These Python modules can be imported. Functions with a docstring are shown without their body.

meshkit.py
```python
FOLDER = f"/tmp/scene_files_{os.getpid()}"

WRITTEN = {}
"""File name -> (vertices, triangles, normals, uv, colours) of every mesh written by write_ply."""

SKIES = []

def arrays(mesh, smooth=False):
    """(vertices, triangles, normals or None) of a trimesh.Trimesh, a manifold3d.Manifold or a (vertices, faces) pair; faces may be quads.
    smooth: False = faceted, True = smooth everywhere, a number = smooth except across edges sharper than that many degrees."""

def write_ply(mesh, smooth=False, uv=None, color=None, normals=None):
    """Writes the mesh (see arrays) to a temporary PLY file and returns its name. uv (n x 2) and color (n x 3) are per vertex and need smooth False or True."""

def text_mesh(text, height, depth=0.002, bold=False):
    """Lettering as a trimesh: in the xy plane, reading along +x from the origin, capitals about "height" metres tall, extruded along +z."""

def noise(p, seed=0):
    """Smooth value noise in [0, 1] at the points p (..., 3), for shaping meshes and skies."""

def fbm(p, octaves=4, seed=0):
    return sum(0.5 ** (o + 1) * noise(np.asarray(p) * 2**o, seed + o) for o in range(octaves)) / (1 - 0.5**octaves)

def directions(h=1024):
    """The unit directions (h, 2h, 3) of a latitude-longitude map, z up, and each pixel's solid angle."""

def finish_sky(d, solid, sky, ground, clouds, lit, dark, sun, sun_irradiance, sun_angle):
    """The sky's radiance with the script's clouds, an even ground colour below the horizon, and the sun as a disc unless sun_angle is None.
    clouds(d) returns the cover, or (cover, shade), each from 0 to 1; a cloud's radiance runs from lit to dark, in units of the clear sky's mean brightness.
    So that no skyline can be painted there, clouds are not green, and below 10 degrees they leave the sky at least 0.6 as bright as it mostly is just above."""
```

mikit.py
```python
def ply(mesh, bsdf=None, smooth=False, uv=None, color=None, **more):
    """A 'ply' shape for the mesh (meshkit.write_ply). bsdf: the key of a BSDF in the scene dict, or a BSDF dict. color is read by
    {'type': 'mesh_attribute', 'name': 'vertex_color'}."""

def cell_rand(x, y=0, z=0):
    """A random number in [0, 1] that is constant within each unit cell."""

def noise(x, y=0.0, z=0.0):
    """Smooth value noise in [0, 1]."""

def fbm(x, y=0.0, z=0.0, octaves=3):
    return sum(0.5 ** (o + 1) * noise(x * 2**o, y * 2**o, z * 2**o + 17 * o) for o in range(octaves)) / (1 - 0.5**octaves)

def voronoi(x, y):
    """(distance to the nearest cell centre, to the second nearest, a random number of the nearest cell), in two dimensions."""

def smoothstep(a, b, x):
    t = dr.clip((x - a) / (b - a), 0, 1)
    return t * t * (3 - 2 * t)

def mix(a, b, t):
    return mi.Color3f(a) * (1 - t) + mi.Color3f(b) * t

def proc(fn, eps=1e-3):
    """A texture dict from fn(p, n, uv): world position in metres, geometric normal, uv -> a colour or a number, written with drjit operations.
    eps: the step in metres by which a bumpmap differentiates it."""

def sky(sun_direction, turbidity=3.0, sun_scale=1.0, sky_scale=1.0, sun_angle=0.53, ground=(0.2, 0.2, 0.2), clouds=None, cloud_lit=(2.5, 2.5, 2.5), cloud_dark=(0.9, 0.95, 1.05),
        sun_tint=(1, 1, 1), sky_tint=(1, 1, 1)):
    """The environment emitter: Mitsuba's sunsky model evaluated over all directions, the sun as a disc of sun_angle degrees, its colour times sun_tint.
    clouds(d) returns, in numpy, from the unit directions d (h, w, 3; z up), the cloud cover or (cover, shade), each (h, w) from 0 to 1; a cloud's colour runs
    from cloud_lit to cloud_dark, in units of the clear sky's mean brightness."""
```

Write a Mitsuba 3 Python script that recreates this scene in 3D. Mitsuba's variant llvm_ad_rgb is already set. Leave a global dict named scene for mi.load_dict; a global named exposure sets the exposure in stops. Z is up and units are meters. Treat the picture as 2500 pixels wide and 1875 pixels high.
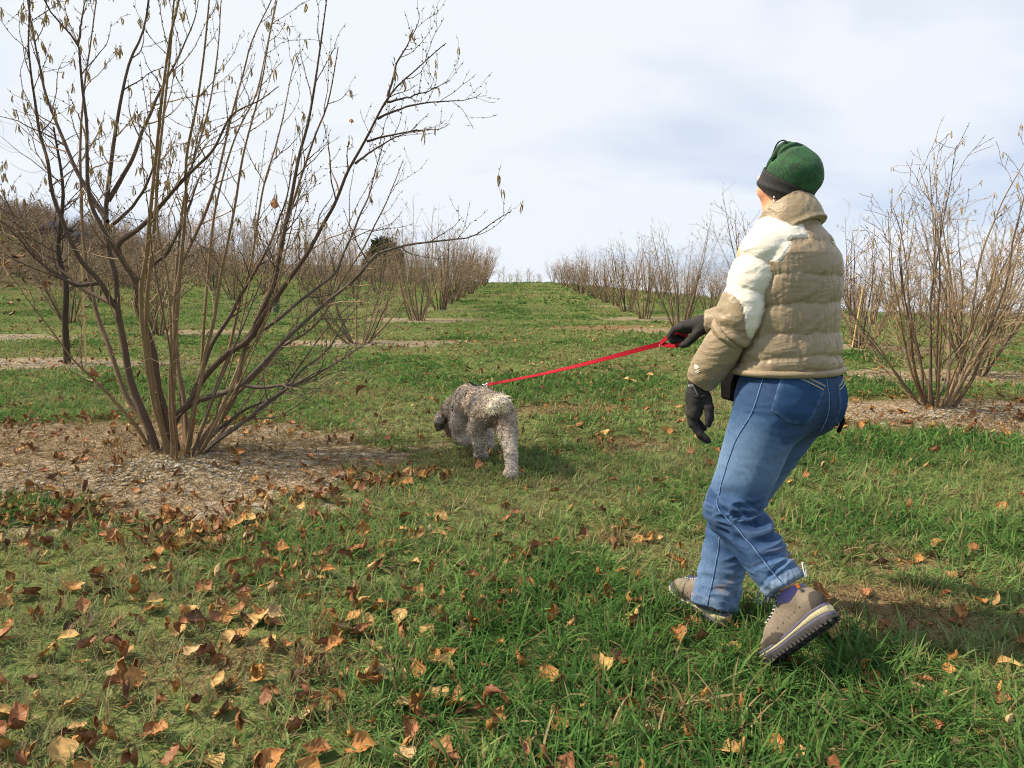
import math, os
import numpy as np, trimesh, drjit as dr, mitsuba as mi, mikit, meshkit
from mikit import proc, fbm, noise, smoothstep, mix, ply
T = mi.ScalarTransform4f
rng = np.random.default_rng(11)
scene, labels = {}, {}

# ------------------------------------------------------------------ camera, sky, exposure
PITCH = math.radians(9.05)
EYE = np.array([0.0, 0.0, 1.15])
scene['camera'] = {'type': 'perspective', 'fov': 69.33, 'fov_axis': 'x', 'near_clip': 0.05, 'far_clip': 2000.0,
    'to_world': T().look_at(origin=EYE.tolist(), target=[0, math.cos(PITCH), EYE[2] - math.sin(PITCH)], up=[0, 0, 1])}
SUN = np.array([-0.74, -0.02, 0.76])
def unit(v):
    v = np.asarray(v, float)
    return v / (np.linalg.norm(v, axis=-1, keepdims=True) + 1e-12)
def clouds(d):
    x, y, z = d[..., 0], d[..., 1], np.maximum(d[..., 2], 0.03)
    q = np.stack([x / (z + 0.25), y / (z + 0.25), 0 * z], -1)
    w = meshkit.fbm(q * 0.9 + 3.1, 4, 5) - 0.5
    n = meshkit.fbm(q * np.array([1.1, 2.0, 1]) + w[..., None] * 1.2 + 7.7, 5, 3)
    n2 = meshkit.fbm(q * np.array([2.0, 3.4, 1]) + w[..., None] * 2.4, 4, 9)
    cover = 0.62 + 0.38 * np.clip((0.72 * n + 0.28 * n2 - 0.38) / 0.17, 0, 1)
    shade = np.clip((n2 - 0.30) * 1.6, 0, 1) * 0.16
    s = np.clip((d @ unit(SUN) + 0.25) / 1.0, 0, 1)                    # the veil is whiter towards the sun
    return np.clip(cover, 0, 1), np.clip(shade * (1.15 - 0.9 * s) + 0.38 * (1 - s), 0, 1)
sky_ = mikit.sky(SUN.tolist(), turbidity=4, sun_scale=1.55, sky_scale=1.0, sun_angle=2.2, clouds=clouds,
    cloud_lit=(2.34, 2.43, 2.53), cloud_dark=(2.06, 2.24, 2.55), sun_tint=(0.98, 0.98, 0.97), ground=(0.12, 0.13, 0.07), sky_tint=(0.92, 1.05, 1.28))
# the whole lane climbs about three and a half degrees: the level horizon lies below the line of the slope
sky_['to_world'] = T().rotate([1, 0, 0], -3.5) @ sky_['to_world']
scene['sky_light'] = sky_
exposure = 1.85

# ------------------------------------------------------------------ helpers
def lin(r, g, b):
    c = np.array([r, g, b]) / 255.0
    return np.where(c < 0.04045, c / 12.92, ((c + 0.055) / 1.055) ** 2.4)
def bsdf(key, d):
    scene[key] = d
    return key
def diffuse(key, col, two=True):
    return bsdf(key, {'type': 'twosided', 'b': {'type': 'diffuse', 'reflectance': col if isinstance(col, dict) else {'type': 'rgb', 'value': list(map(float, col))}}})
VC = {'type': 'mesh_attribute', 'name': 'vertex_color'}
def label(key, text=None, cat=None, group=None, kind=None):
    d = labels.setdefault(key, {})
    for k, v in (('label', text), ('category', cat), ('group', group), ('kind', kind)):
        if v: d[k] = v
used = {}
def numbered(name):
    n = used.get(name, -1) + 1
    used[name] = n
    return name if n == 0 else f'{name}_{n:03d}'
def put(name, mesh, mat, **kw):
    key = numbered(name)
    scene[key] = ply(mesh, mat, **kw)
    return key
def cat(parts):
    vs, fs, o = [], [], 0
    for v, f in parts:
        vs.append(v); fs.append(np.asarray(f) + o); o += len(v)
    return np.vstack(vs), np.vstack(fs)
def tubes(P, R, sides=5, cap=True):
    """Many tubes at once: P (n, k, 3), R (n, k) -> vertices, triangles, index of the tube of each vertex."""
    P, R = np.asarray(P, float), np.asarray(R, float)
    n, k = P.shape[:2]
    t = np.gradient(P, axis=1) if k > 2 else np.repeat((P[:, 1:] - P[:, :1]), 2, 1)
    t = unit(t)
    ref = np.where(np.abs(t[:, :1, 2:]) < 0.9, np.array([0, 0, 1.0]), np.array([1.0, 0, 0]))
    u = np.empty_like(t)
    a = unit(np.cross(t[:, 0], ref[:, 0])); u[:, 0] = a
    for i in range(1, k):
        a = a - t[:, i] * (a * t[:, i]).sum(-1, keepdims=True); a = unit(a); u[:, i] = a
    w = np.cross(t, u)
    ang = np.arange(sides) * 2 * np.pi / sides
    ring = P[:, :, None] + R[:, :, None, None] * (np.cos(ang)[:, None] * u[:, :, None] + np.sin(ang)[:, None] * w[:, :, None])
    v = ring.reshape(-1, 3)
    i = np.arange(n)[:, None, None] * k * sides + np.arange(k - 1)[None, :, None] * sides
    j = np.arange(sides)[None, None]; j2 = (j + 1) % sides
    A, B, C, D = i + j, i + j2, i + sides + j2, i + sides + j
    f = np.concatenate([np.stack([A, B, C], -1).reshape(-1, 3), np.stack([A, C, D], -1).reshape(-1, 3)])
    own = np.repeat(np.arange(n), k * sides)
    if cap:
        tip = P[:, -1] + t[:, -1] * R[:, -1:]
        ti = len(v) + np.arange(n)
        last = (np.arange(n) * k * sides + (k - 1) * sides)[:, None]
        f = np.vstack([f, np.stack([last + np.arange(sides), last + (np.arange(sides) + 1) % sides, np.repeat(ti[:, None], sides, 1)], -1).reshape(-1, 3)])
        v = np.vstack([v, tip]); own = np.concatenate([own, np.arange(n)])
    return v, f, own
def tube(pts, r, sides=6):
    pts = np.asarray(pts, float)
    r = np.broadcast_to(np.asarray(r, float), (len(pts),))
    v, f, _ = tubes(pts[None], r[None], sides)
    return v, f
def spline(pts, n):
    """Catmull-Rom through the points, n samples evenly spread over their length."""
    p = np.asarray(pts, float)
    q = np.vstack([2 * p[0] - p[1], p, 2 * p[-1] - p[-2]])
    out = []
    for i in range(len(p) - 1):
        a, b, c, d = q[i:i + 4]
        s = np.linspace(0, 1, 12, endpoint=i == len(p) - 2)[:, None]
        out.append(0.5 * (2 * b + (c - a) * s + (2 * a - 5 * b + 4 * c - d) * s**2 + (3 * b - a - 3 * c + d) * s**3))
    o = np.vstack(out)
    L = np.concatenate([[0], np.cumsum(np.linalg.norm(np.diff(o[:, :3], axis=0), axis=1))])
    x = np.linspace(0, L[-1], n)
    return np.stack([np.interp(x, L, o[:, k]) for k in range(o.shape[1])], 1)
CORN = np.array([[i, j, k] for i in (0, 1) for j in (0, 1) for k in (0, 1)])
EDGES = [(a, b) for a in range(8) for b in range(a + 1, 8) if np.abs(CORN[a] - CORN[b]).sum() == 1]
def skin(f, lo, hi, h, fix=2):
    """The zero surface of the distance function f as a mesh (surface nets)."""
    lo, hi = np.asarray(lo, float), np.asarray(hi, float)
    n = np.ceil((hi - lo) / h).astype(int) + 1
    ax = [lo[i] + h * np.arange(n[i]) for i in range(3)]
    B = 8
    m = -(-n // B)
    c = [lo[i] + h * (np.arange(m[i]) * B + (B - 1) / 2) for i in range(3)]
    g = np.stack(np.meshgrid(*c, indexing='ij'), -1).reshape(-1, 3)
    rough = f(g).reshape(m)
    V = np.repeat(np.repeat(np.repeat(rough, B, 0), B, 1), B, 2).astype(np.float32)
    near = np.argwhere(np.abs(rough) < B * h * 1.35)
    off = np.stack(np.meshgrid(*[np.arange(B)] * 3, indexing='ij'), -1).reshape(-1, 3)
    for k in range(0, len(near), 256):
        ijk = (near[k:k + 256, None] * B + off).reshape(-1, 3)
        V[tuple(ijk.T)] = f(lo + h * ijk)
    V = np.ascontiguousarray(V[:n[0], :n[1], :n[2]])
    ins = V < 0
    cnt = sum(ins[c[0]:n[0] - 1 + c[0], c[1]:n[1] - 1 + c[1], c[2]:n[2] - 1 + c[2]].astype(np.int8) for c in CORN)
    cells = np.argwhere((cnt > 0) & (cnt < 8))
    val = np.stack([V[cells[:, 0] + c[0], cells[:, 1] + c[1], cells[:, 2] + c[2]] for c in CORN], 1)
    acc, m = np.zeros((len(cells), 3)), np.zeros(len(cells))
    for a, b in EDGES:
        x = (val[:, a] < 0) != (val[:, b] < 0)
        s = val[:, a] / np.where(x, val[:, a] - val[:, b], 1)
        acc += np.where(x[:, None], CORN[a] + s[:, None] * (CORN[b] - CORN[a]), 0); m += x
    v = lo + h * (cells + acc / m[:, None])
    idx = np.full(n, -1, np.int64); idx[tuple(cells.T)] = np.arange(len(cells))
    faces = []
    for k in range(3):
        i, j = (k + 1) % 3, (k + 2) % 3
        s0 = [slice(None)] * 3; s1 = [slice(None)] * 3; s0[k] = slice(0, -1); s1[k] = slice(1, None)
        A, B = ins[tuple(s0)], ins[tuple(s1)]
        e = np.argwhere(A != B); e = e[(e[:, i] > 0) & (e[:, j] > 0)]
        up = A[tuple(e.T)]
        q = []
        for di, dj in ((0, 0), (-1, 0), (-1, -1), (0, -1)):
            c = e.copy(); c[:, i] += di; c[:, j] += dj; q.append(idx[tuple(c.T)])
        q = np.stack(q, 1)
        q[up] = q[up][:, ::-1]
        q = q[(q >= 0).all(1)]
        faces.append(q[:, [0, 2, 1]]); faces.append(q[:, [0, 3, 2]])
    F = np.vstack(faces)
    for _ in range(fix):
        v = v - pull(f, v)
    return v, F
def grad(f, p, e=0.0015):
    return np.stack([f(p + np.eye(3)[k] * e) - f(p - np.eye(3)[k] * e) for k in range(3)], -1) / (2 * e)
def pull(f, p, most=0.004):
    g = grad(f, p); d = f(p)[:, None] * g / np.maximum((g * g).sum(-1, keepdims=True), 0.2)
    l = np.linalg.norm(d, axis=1, keepdims=True)
    return d * np.minimum(1, most / np.maximum(l, 1e-9))
def onto(f, p, lift=0.0, n=12):
    """Points moved onto the surface of f, then lifted off it."""
    p = np.array(p, float)
    for _ in range(n): p = p - pull(f, p, 0.03)
    return p + unit(grad(f, p)) * lift
def vnormals(v, f):
    n = np.zeros_like(v); c = np.cross(v[f[:, 1]] - v[f[:, 0]], v[f[:, 2]] - v[f[:, 0]])
    for k in range(3): np.add.at(n, f[:, k], c)
    return unit(n)
def cone(p, a, b, ra, rb):
    a, b = np.asarray(a, float), np.asarray(b, float)
    d = b - a; t = np.clip((p - a) @ d / (d @ d), 0, 1)
    return np.linalg.norm(p - a - t[:, None] * d, axis=1) - (ra + (rb - ra) * t)
def chain(p, pts, rs, k=0.0):
    d = cone(p, pts[0], pts[1], rs[0], rs[1])
    for i in range(1, len(pts) - 1): d = smin(d, cone(p, pts[i], pts[i + 1], rs[i], rs[i + 1]), k)
    return d
def smin(a, b, k):
    if k <= 0: return np.minimum(a, b)
    h = np.clip(0.5 + 0.5 * (b - a) / k, 0, 1)
    return b + (a - b) * h - k * h * (1 - h)
def ball(p, c, r):
    """Ellipsoid with half axes r = (rx, ry, rz) or a sphere, p already in its frame."""
    r = np.broadcast_to(np.asarray(r, float), (3,)); q = p - np.asarray(c, float)
    k0 = np.linalg.norm(q / r, axis=1); k1 = np.linalg.norm(q / (r * r), axis=1)
    return k0 * (k0 - 1) / np.maximum(k1, 1e-9)
def nz(p, s, seed=0): return meshkit.noise(np.asarray(p) * s, seed) - 0.5
def sst(a, b, x):
    t = np.clip((np.asarray(x, float) - a) / (b - a), 0, 1)
    return t * t * (3 - 2 * t)
def blend(a, b, t): return np.asarray(a) * (1 - np.asarray(t)[..., None]) + np.asarray(b) * np.asarray(t)[..., None]
# ------------------------------------------------------------------ terrain
def hill(x, y, m=np):
    """Height of the land; written for numpy."""
    x, y = np.asarray(x, float), np.asarray(y, float)
    crest = np.where(x > 3, np.maximum(49 - 3.6 * (x - 3), 16), 49.0)
    d = np.maximum(y - crest, 0)
    drop = np.where(d < 26, 0.00185 * d * d, 0.00185 * 26 * (2 * d - 26))
    z = -drop * sst(-45, -24, x)
    z = z - 0.036 * np.maximum(x - 3.6, 0) * sst(4, 14, y) * (1 + 0.4 * sst(20, 60, x))
    z = z + 4.2 * np.exp(-((x + 33) / 11)**2 - ((y - 44) / 12)**2) + 0.020 * np.maximum(-x - 8, 0) * sst(12, 40, y)
    z = z + 0.03 * (meshkit.noise(np.stack([x * 0.7, y * 0.7, 0 * x], -1), 3) - 0.5) * sst(1, 6, np.hypot(x, y))
    return z
BEDS = [(-1.90, 4.25, 1.25, 1.02, 1.0), (-3.05, 4.30, 1.35, 1.10, 1.0), (3.55, 5.72, 1.5, 0.72, 1.0), (-2.15, 11.1, 1.7, 0.55, .9), (-5.5, 8.8, 1.5, .55, .9), (5.0, 7.75, 1.6, .6, .8), (-2.0, 15.9, 1.3, .7, .8),
        (3.1, 13.4, 1.2, .6, .7), (3.0, 16.5, 1.1, .6, .7), (-5.6, 13.0, 1.2, .5, .7), (5.3, 10.9, 1.2, .5, .7), (-9.0, 11.9, 2.2, .8, .8), (2.9, 21.6, 1.0, .6, .6), (-1.9, 19.8, 1.1, .6, .6)]
STRAW = [(1.78, 13.9, 1.1, .55, 1), (-0.9, 9.7, .8, .18, .5), (0.43, 5.85, .42, .30, .9), (0.62, 4.70, .32, .20, .8), (1.28, 2.36, .24, .15, 1.0), (0.42, 1.74, .22, .13, 1.0), (0.45, 3.04, .20, .12, .8),
         (1.52, 2.78, .16, .10, .7), (1.26, 8.3, .6, .3, .6), (-1.35, 6.6, .5, .25, .4), (0.95, 6.6, .4, .2, .5), (-0.85, 1.95, .25, .16, .5), (0.1, 30, 1.5, .8, .6)]
def patch(x, y, lst, w):
    out = 0.0 * x
    for cx, cy, rx, ry, k in lst:
        e = ((x - cx) / rx)**2 + ((y - cy) / ry)**2
        out = np.maximum(out, k * sst(1.16, 0.84, np.sqrt(e) + w))
    return out
def wob(x, y): return 0.55 * (meshkit.noise(np.stack([x * 2.3, y * 2.3, 0 * x], -1), 8) - 0.5) + 0.35 * (meshkit.noise(np.stack([x * 7, y * 7, 0 * x], -1), 9) - 0.5)
def bare(x, y): return patch(x, y, BEDS, wob(x, y))
def straw(x, y): return patch(x, y, STRAW, 2.2 * wob(x, y))
def soil(p, n, uv):
    x, y = p.x, p.y
    w = 0.55 * (noise(x * 2.3, y * 2.3, 0.0) - 0.5) + 0.35 * (noise(x * 7, y * 7, 1.0) - 0.5)
    def pt(lst, k_):
        o = mi.Float(0.0)
        for cx, cy, rx, ry, k in lst:
            e = dr.sqrt(dr.square((x - cx) / rx) + dr.square((y - cy) / ry))
            o = dr.maximum(o, k * smoothstep(1.16, 0.84, e + w * k_))
        return o
    b, s = pt(BEDS, 1.0), pt(STRAW, 2.2)
    fine = fbm(x * 38, y * 38, p.z * 10, 3); fib = noise(x * 160 + 40 * noise(x * 9, y * 9), y * 60)
    grain = noise(x * 300, y * 300)
    far = fbm(x * 0.6, y * 0.5, 5.0, 3)
    turf = mix([0.066, 0.102, 0.032], [0.130, 0.155, 0.058], smoothstep(0.35, 0.65, 0.5 * far + 0.5 * fine))
    turf = mix(turf, [0.13, 0.115, 0.052], smoothstep(0.60, 0.75, fbm(x * 1.3, y * 1.1, 2.0, 3)) * 0.45)
    mulch = mix([0.150, 0.118, 0.080], [0.340, 0.280, 0.200], smoothstep(0.30, 0.72, 0.6 * fine + 0.4 * fib))
    chalk = mix([0.26, 0.24, 0.20], [0.46, 0.44, 0.40], grain)
    gr = smoothstep(0.52, 0.70, fbm(x * 5, y * 9, 4.0, 3)) * smoothstep(0.45, 0.62, noise(x * 46, y * 46))
    mulch = mix(mulch, chalk, gr * 0.55)
    st = mix([0.085, 0.064, 0.036], [0.27, 0.205, 0.115], fib)
    c = mix(turf, st, smoothstep(0.25, 0.75, s * 0.62 + 0.55 * fine + 0.25 * fib - 0.22) * smoothstep(0.02, 0.3, s))
    brush = smoothstep(-14.0, -22.0, x + (y - 40) * 0.15) * smoothstep(24.0, 32.0, y)
    c = mix(c, mix([0.075, 0.062, 0.040], [0.12, 0.10, 0.06], fine), brush)
    return mix(c, mulch, b)
bsdf('soil', {'type': 'bumpmap', 'arbitrary': proc(lambda p, n, uv: fbm(p.x * 30, p.y * 30, 0.0, 4) * 0.9 + 0.3 * noise(p.x * 130, p.y * 130), eps=0.004), 'scale': 0.02, 'nested': {'type': 'diffuse', 'reflectance': proc(soil)}})
def field():
    yv = np.concatenate([np.linspace(-12, 1, 14)[:-1], np.linspace(1, 9, 110)[:-1], np.linspace(9, 30, 90)[:-1], np.linspace(30, 80, 80)[:-1], np.linspace(80, 420, 40)])
    s = np.linspace(-1, 1, 161)
    X = np.sign(s)[None] * (np.abs(s)[None]**1.6) * (7 + 1.5 * np.maximum(yv, 0))[:, None]
    Y = np.repeat(yv[:, None], 161, 1)
    Z = hill(X, Y)
    b = bare(X, Y)
    Z = Z + 0.045 * np.exp(-((X + 1.95) / 0.55)**2 - ((Y - 4.22) / 0.40)**2) + 0.02 * b * (meshkit.fbm(np.stack([X * 5, Y * 5, 0 * X], -1), 3) - 0.5) + 0.05 * np.exp(-((X - 3.4) / .5)**2 - ((Y - 5.87) / .4)**2)
    v = np.stack([X, Y, Z], -1).reshape(-1, 3); W = 161
    q = (np.arange(len(yv) - 1)[:, None] * W + np.arange(W - 1)).ravel()
    return v, np.vstack([np.stack([q, q + 1, q + W + 1], 1), np.stack([q, q + W + 1, q + W], 1)])
gv, gf = field()
scene['ground'] = ply((gv, gf), 'soil', smooth=True); label('ground', 'grassy orchard ground with bare mulched beds under the bushes', kind='structure')
def lay(x, y):
    return hill(x, y) + 0.045 * np.exp(-((x + 1.95) / 0.55)**2 - ((y - 4.22) / 0.40)**2) + 0.05 * np.exp(-((x - 3.4) / .5)**2 - ((y - 5.87) / .4)**2)

# ------------------------------------------------------------------ hazel bushes
TONES = np.array([lin(84, 71, 61), lin(122, 104, 78), lin(110, 92, 74), lin(92, 84, 77), lin(148, 130, 108)])
bsdf('bark', {'type': 'twosided', 'b': {'type': 'principled', 'base_color': VC, 'roughness': 0.75, 'specular': 0.25}})
def paint(v, own, tone, jit, seed=0):
    c = TONES[np.asarray(tone)][own] * jit[own][:, None]
    lent = nz(v * [90, 90, 160], 1.0, seed + 1); blot = nz(v, 18, seed + 2)
    c = c * (1 + 0.35 * blot + 0.35 * lent)[:, None]
    c = np.where((nz(v, 150, seed + 3) > 0.36)[:, None], c * 1.4 + 0.02, c)
    return np.clip(c, 0.005, 0.9)
def grow(stem, r, g, n, lo=0.35, hi=0.98, L=(0.25, 0.75), spread=0.75, K=9):
    """Side shoots along a stem (points, radii): arrays of points and radii."""
    P, R = [], []
    k = len(stem)
    for i in range(n):
        s = lo + (hi - lo) * (i + g.random()) / n
        x = s * (k - 1); a = min(int(x), k - 2); t = x - a
        o = stem[a] * (1 - t) + stem[a + 1] * t; rr = r[a] * (1 - t) + r[a + 1] * t
        d = unit(stem[a + 1] - stem[a])
        side = unit(np.cross(d, g.standard_normal(3)))
        d0 = unit(d * (1 - 0.35 * g.random()) + side * spread * (0.7 + 0.6 * g.random()))
        l = g.uniform(*L) * (1.15 - 0.6 * s)
        q = [o]; dd = d0
        for j in range(K - 1):
            dd = unit(dd + np.array([0, 0, 0.10 * (1 - g.random() * 0.9)]) + 0.13 * g.standard_normal(3))
            q.append(q[-1] + dd * l / (K - 1))
        P.append(q); R.append(np.linspace(min(rr * 0.55, 0.0045), 0.0011, K))
    return np.array(P).reshape(-1, K, 3), np.array(R).reshape(-1, K)
def buds(P, R, g, every=0.055, size=1.3):
    """Small buds set alternately along the shoots."""
    out = []
    for p, r in zip(P, R):
        L = np.linalg.norm(np.diff(p, axis=0), axis=1).sum(); n = max(1, int(L / every))
        for i in range(n):
            s = (i + 0.6) / n * (len(p) - 1); a = min(int(s), len(p) - 2); t = s - a
            d = unit(p[a + 1] - p[a]); sd = unit(np.cross(d, g.standard_normal(3)))
            o = p[a] * (1 - t) + p[a + 1] * t
            out.append([o + sd * 0.0008, o + sd * 0.003 * size + d * 0.003 * size, o + sd * 0.0045 * size + d * 0.007 * size])
    return np.array(out).reshape(-1, 3, 3), np.tile(np.array([.0012, .0026, .0008]) * size, (len(out), 1))
CATKIN = []
for k in range(4):
    g = np.random.default_rng(k)
    s = np.linspace(0, 1, 6); b = 0.006 * (k - 1.5)
    pts = np.stack([b * np.sin(s * 2.5), 0.004 * np.sin(s * 4 + k), -0.046 * s * (0.85 + 0.12 * k)], 1)
    CATKIN.append((tube(pts, np.interp(s, [0, .15, .5, .85, 1], [.0010, .0027, .0033, .0026, .0008]), 5)))
diffuse('catkin_tan', lin(160, 142, 104)); diffuse('catkin_olive', lin(140, 126, 84)); diffuse('catkin_brown', lin(134, 108, 78))
CK = [ply(m, ('catkin_tan', 'catkin_olive', 'catkin_brown', 'catkin_tan')[i], smooth=True) for i, m in enumerate(CATKIN)]
def M4(o, s=1.0, rz=0.0, tilt=None):
    t = T().translate([float(q) for q in o]).rotate([0, 0, 1], math.degrees(rz))
    if tilt is not None: t = t.rotate([float(q) for q in tilt[:3]], float(tilt[3]))
    return t.scale(float(s))
def smooth_taper(r0, r1, n): return r0 + (r1 - r0) * np.linspace(0, 1, n)**0.8
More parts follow.
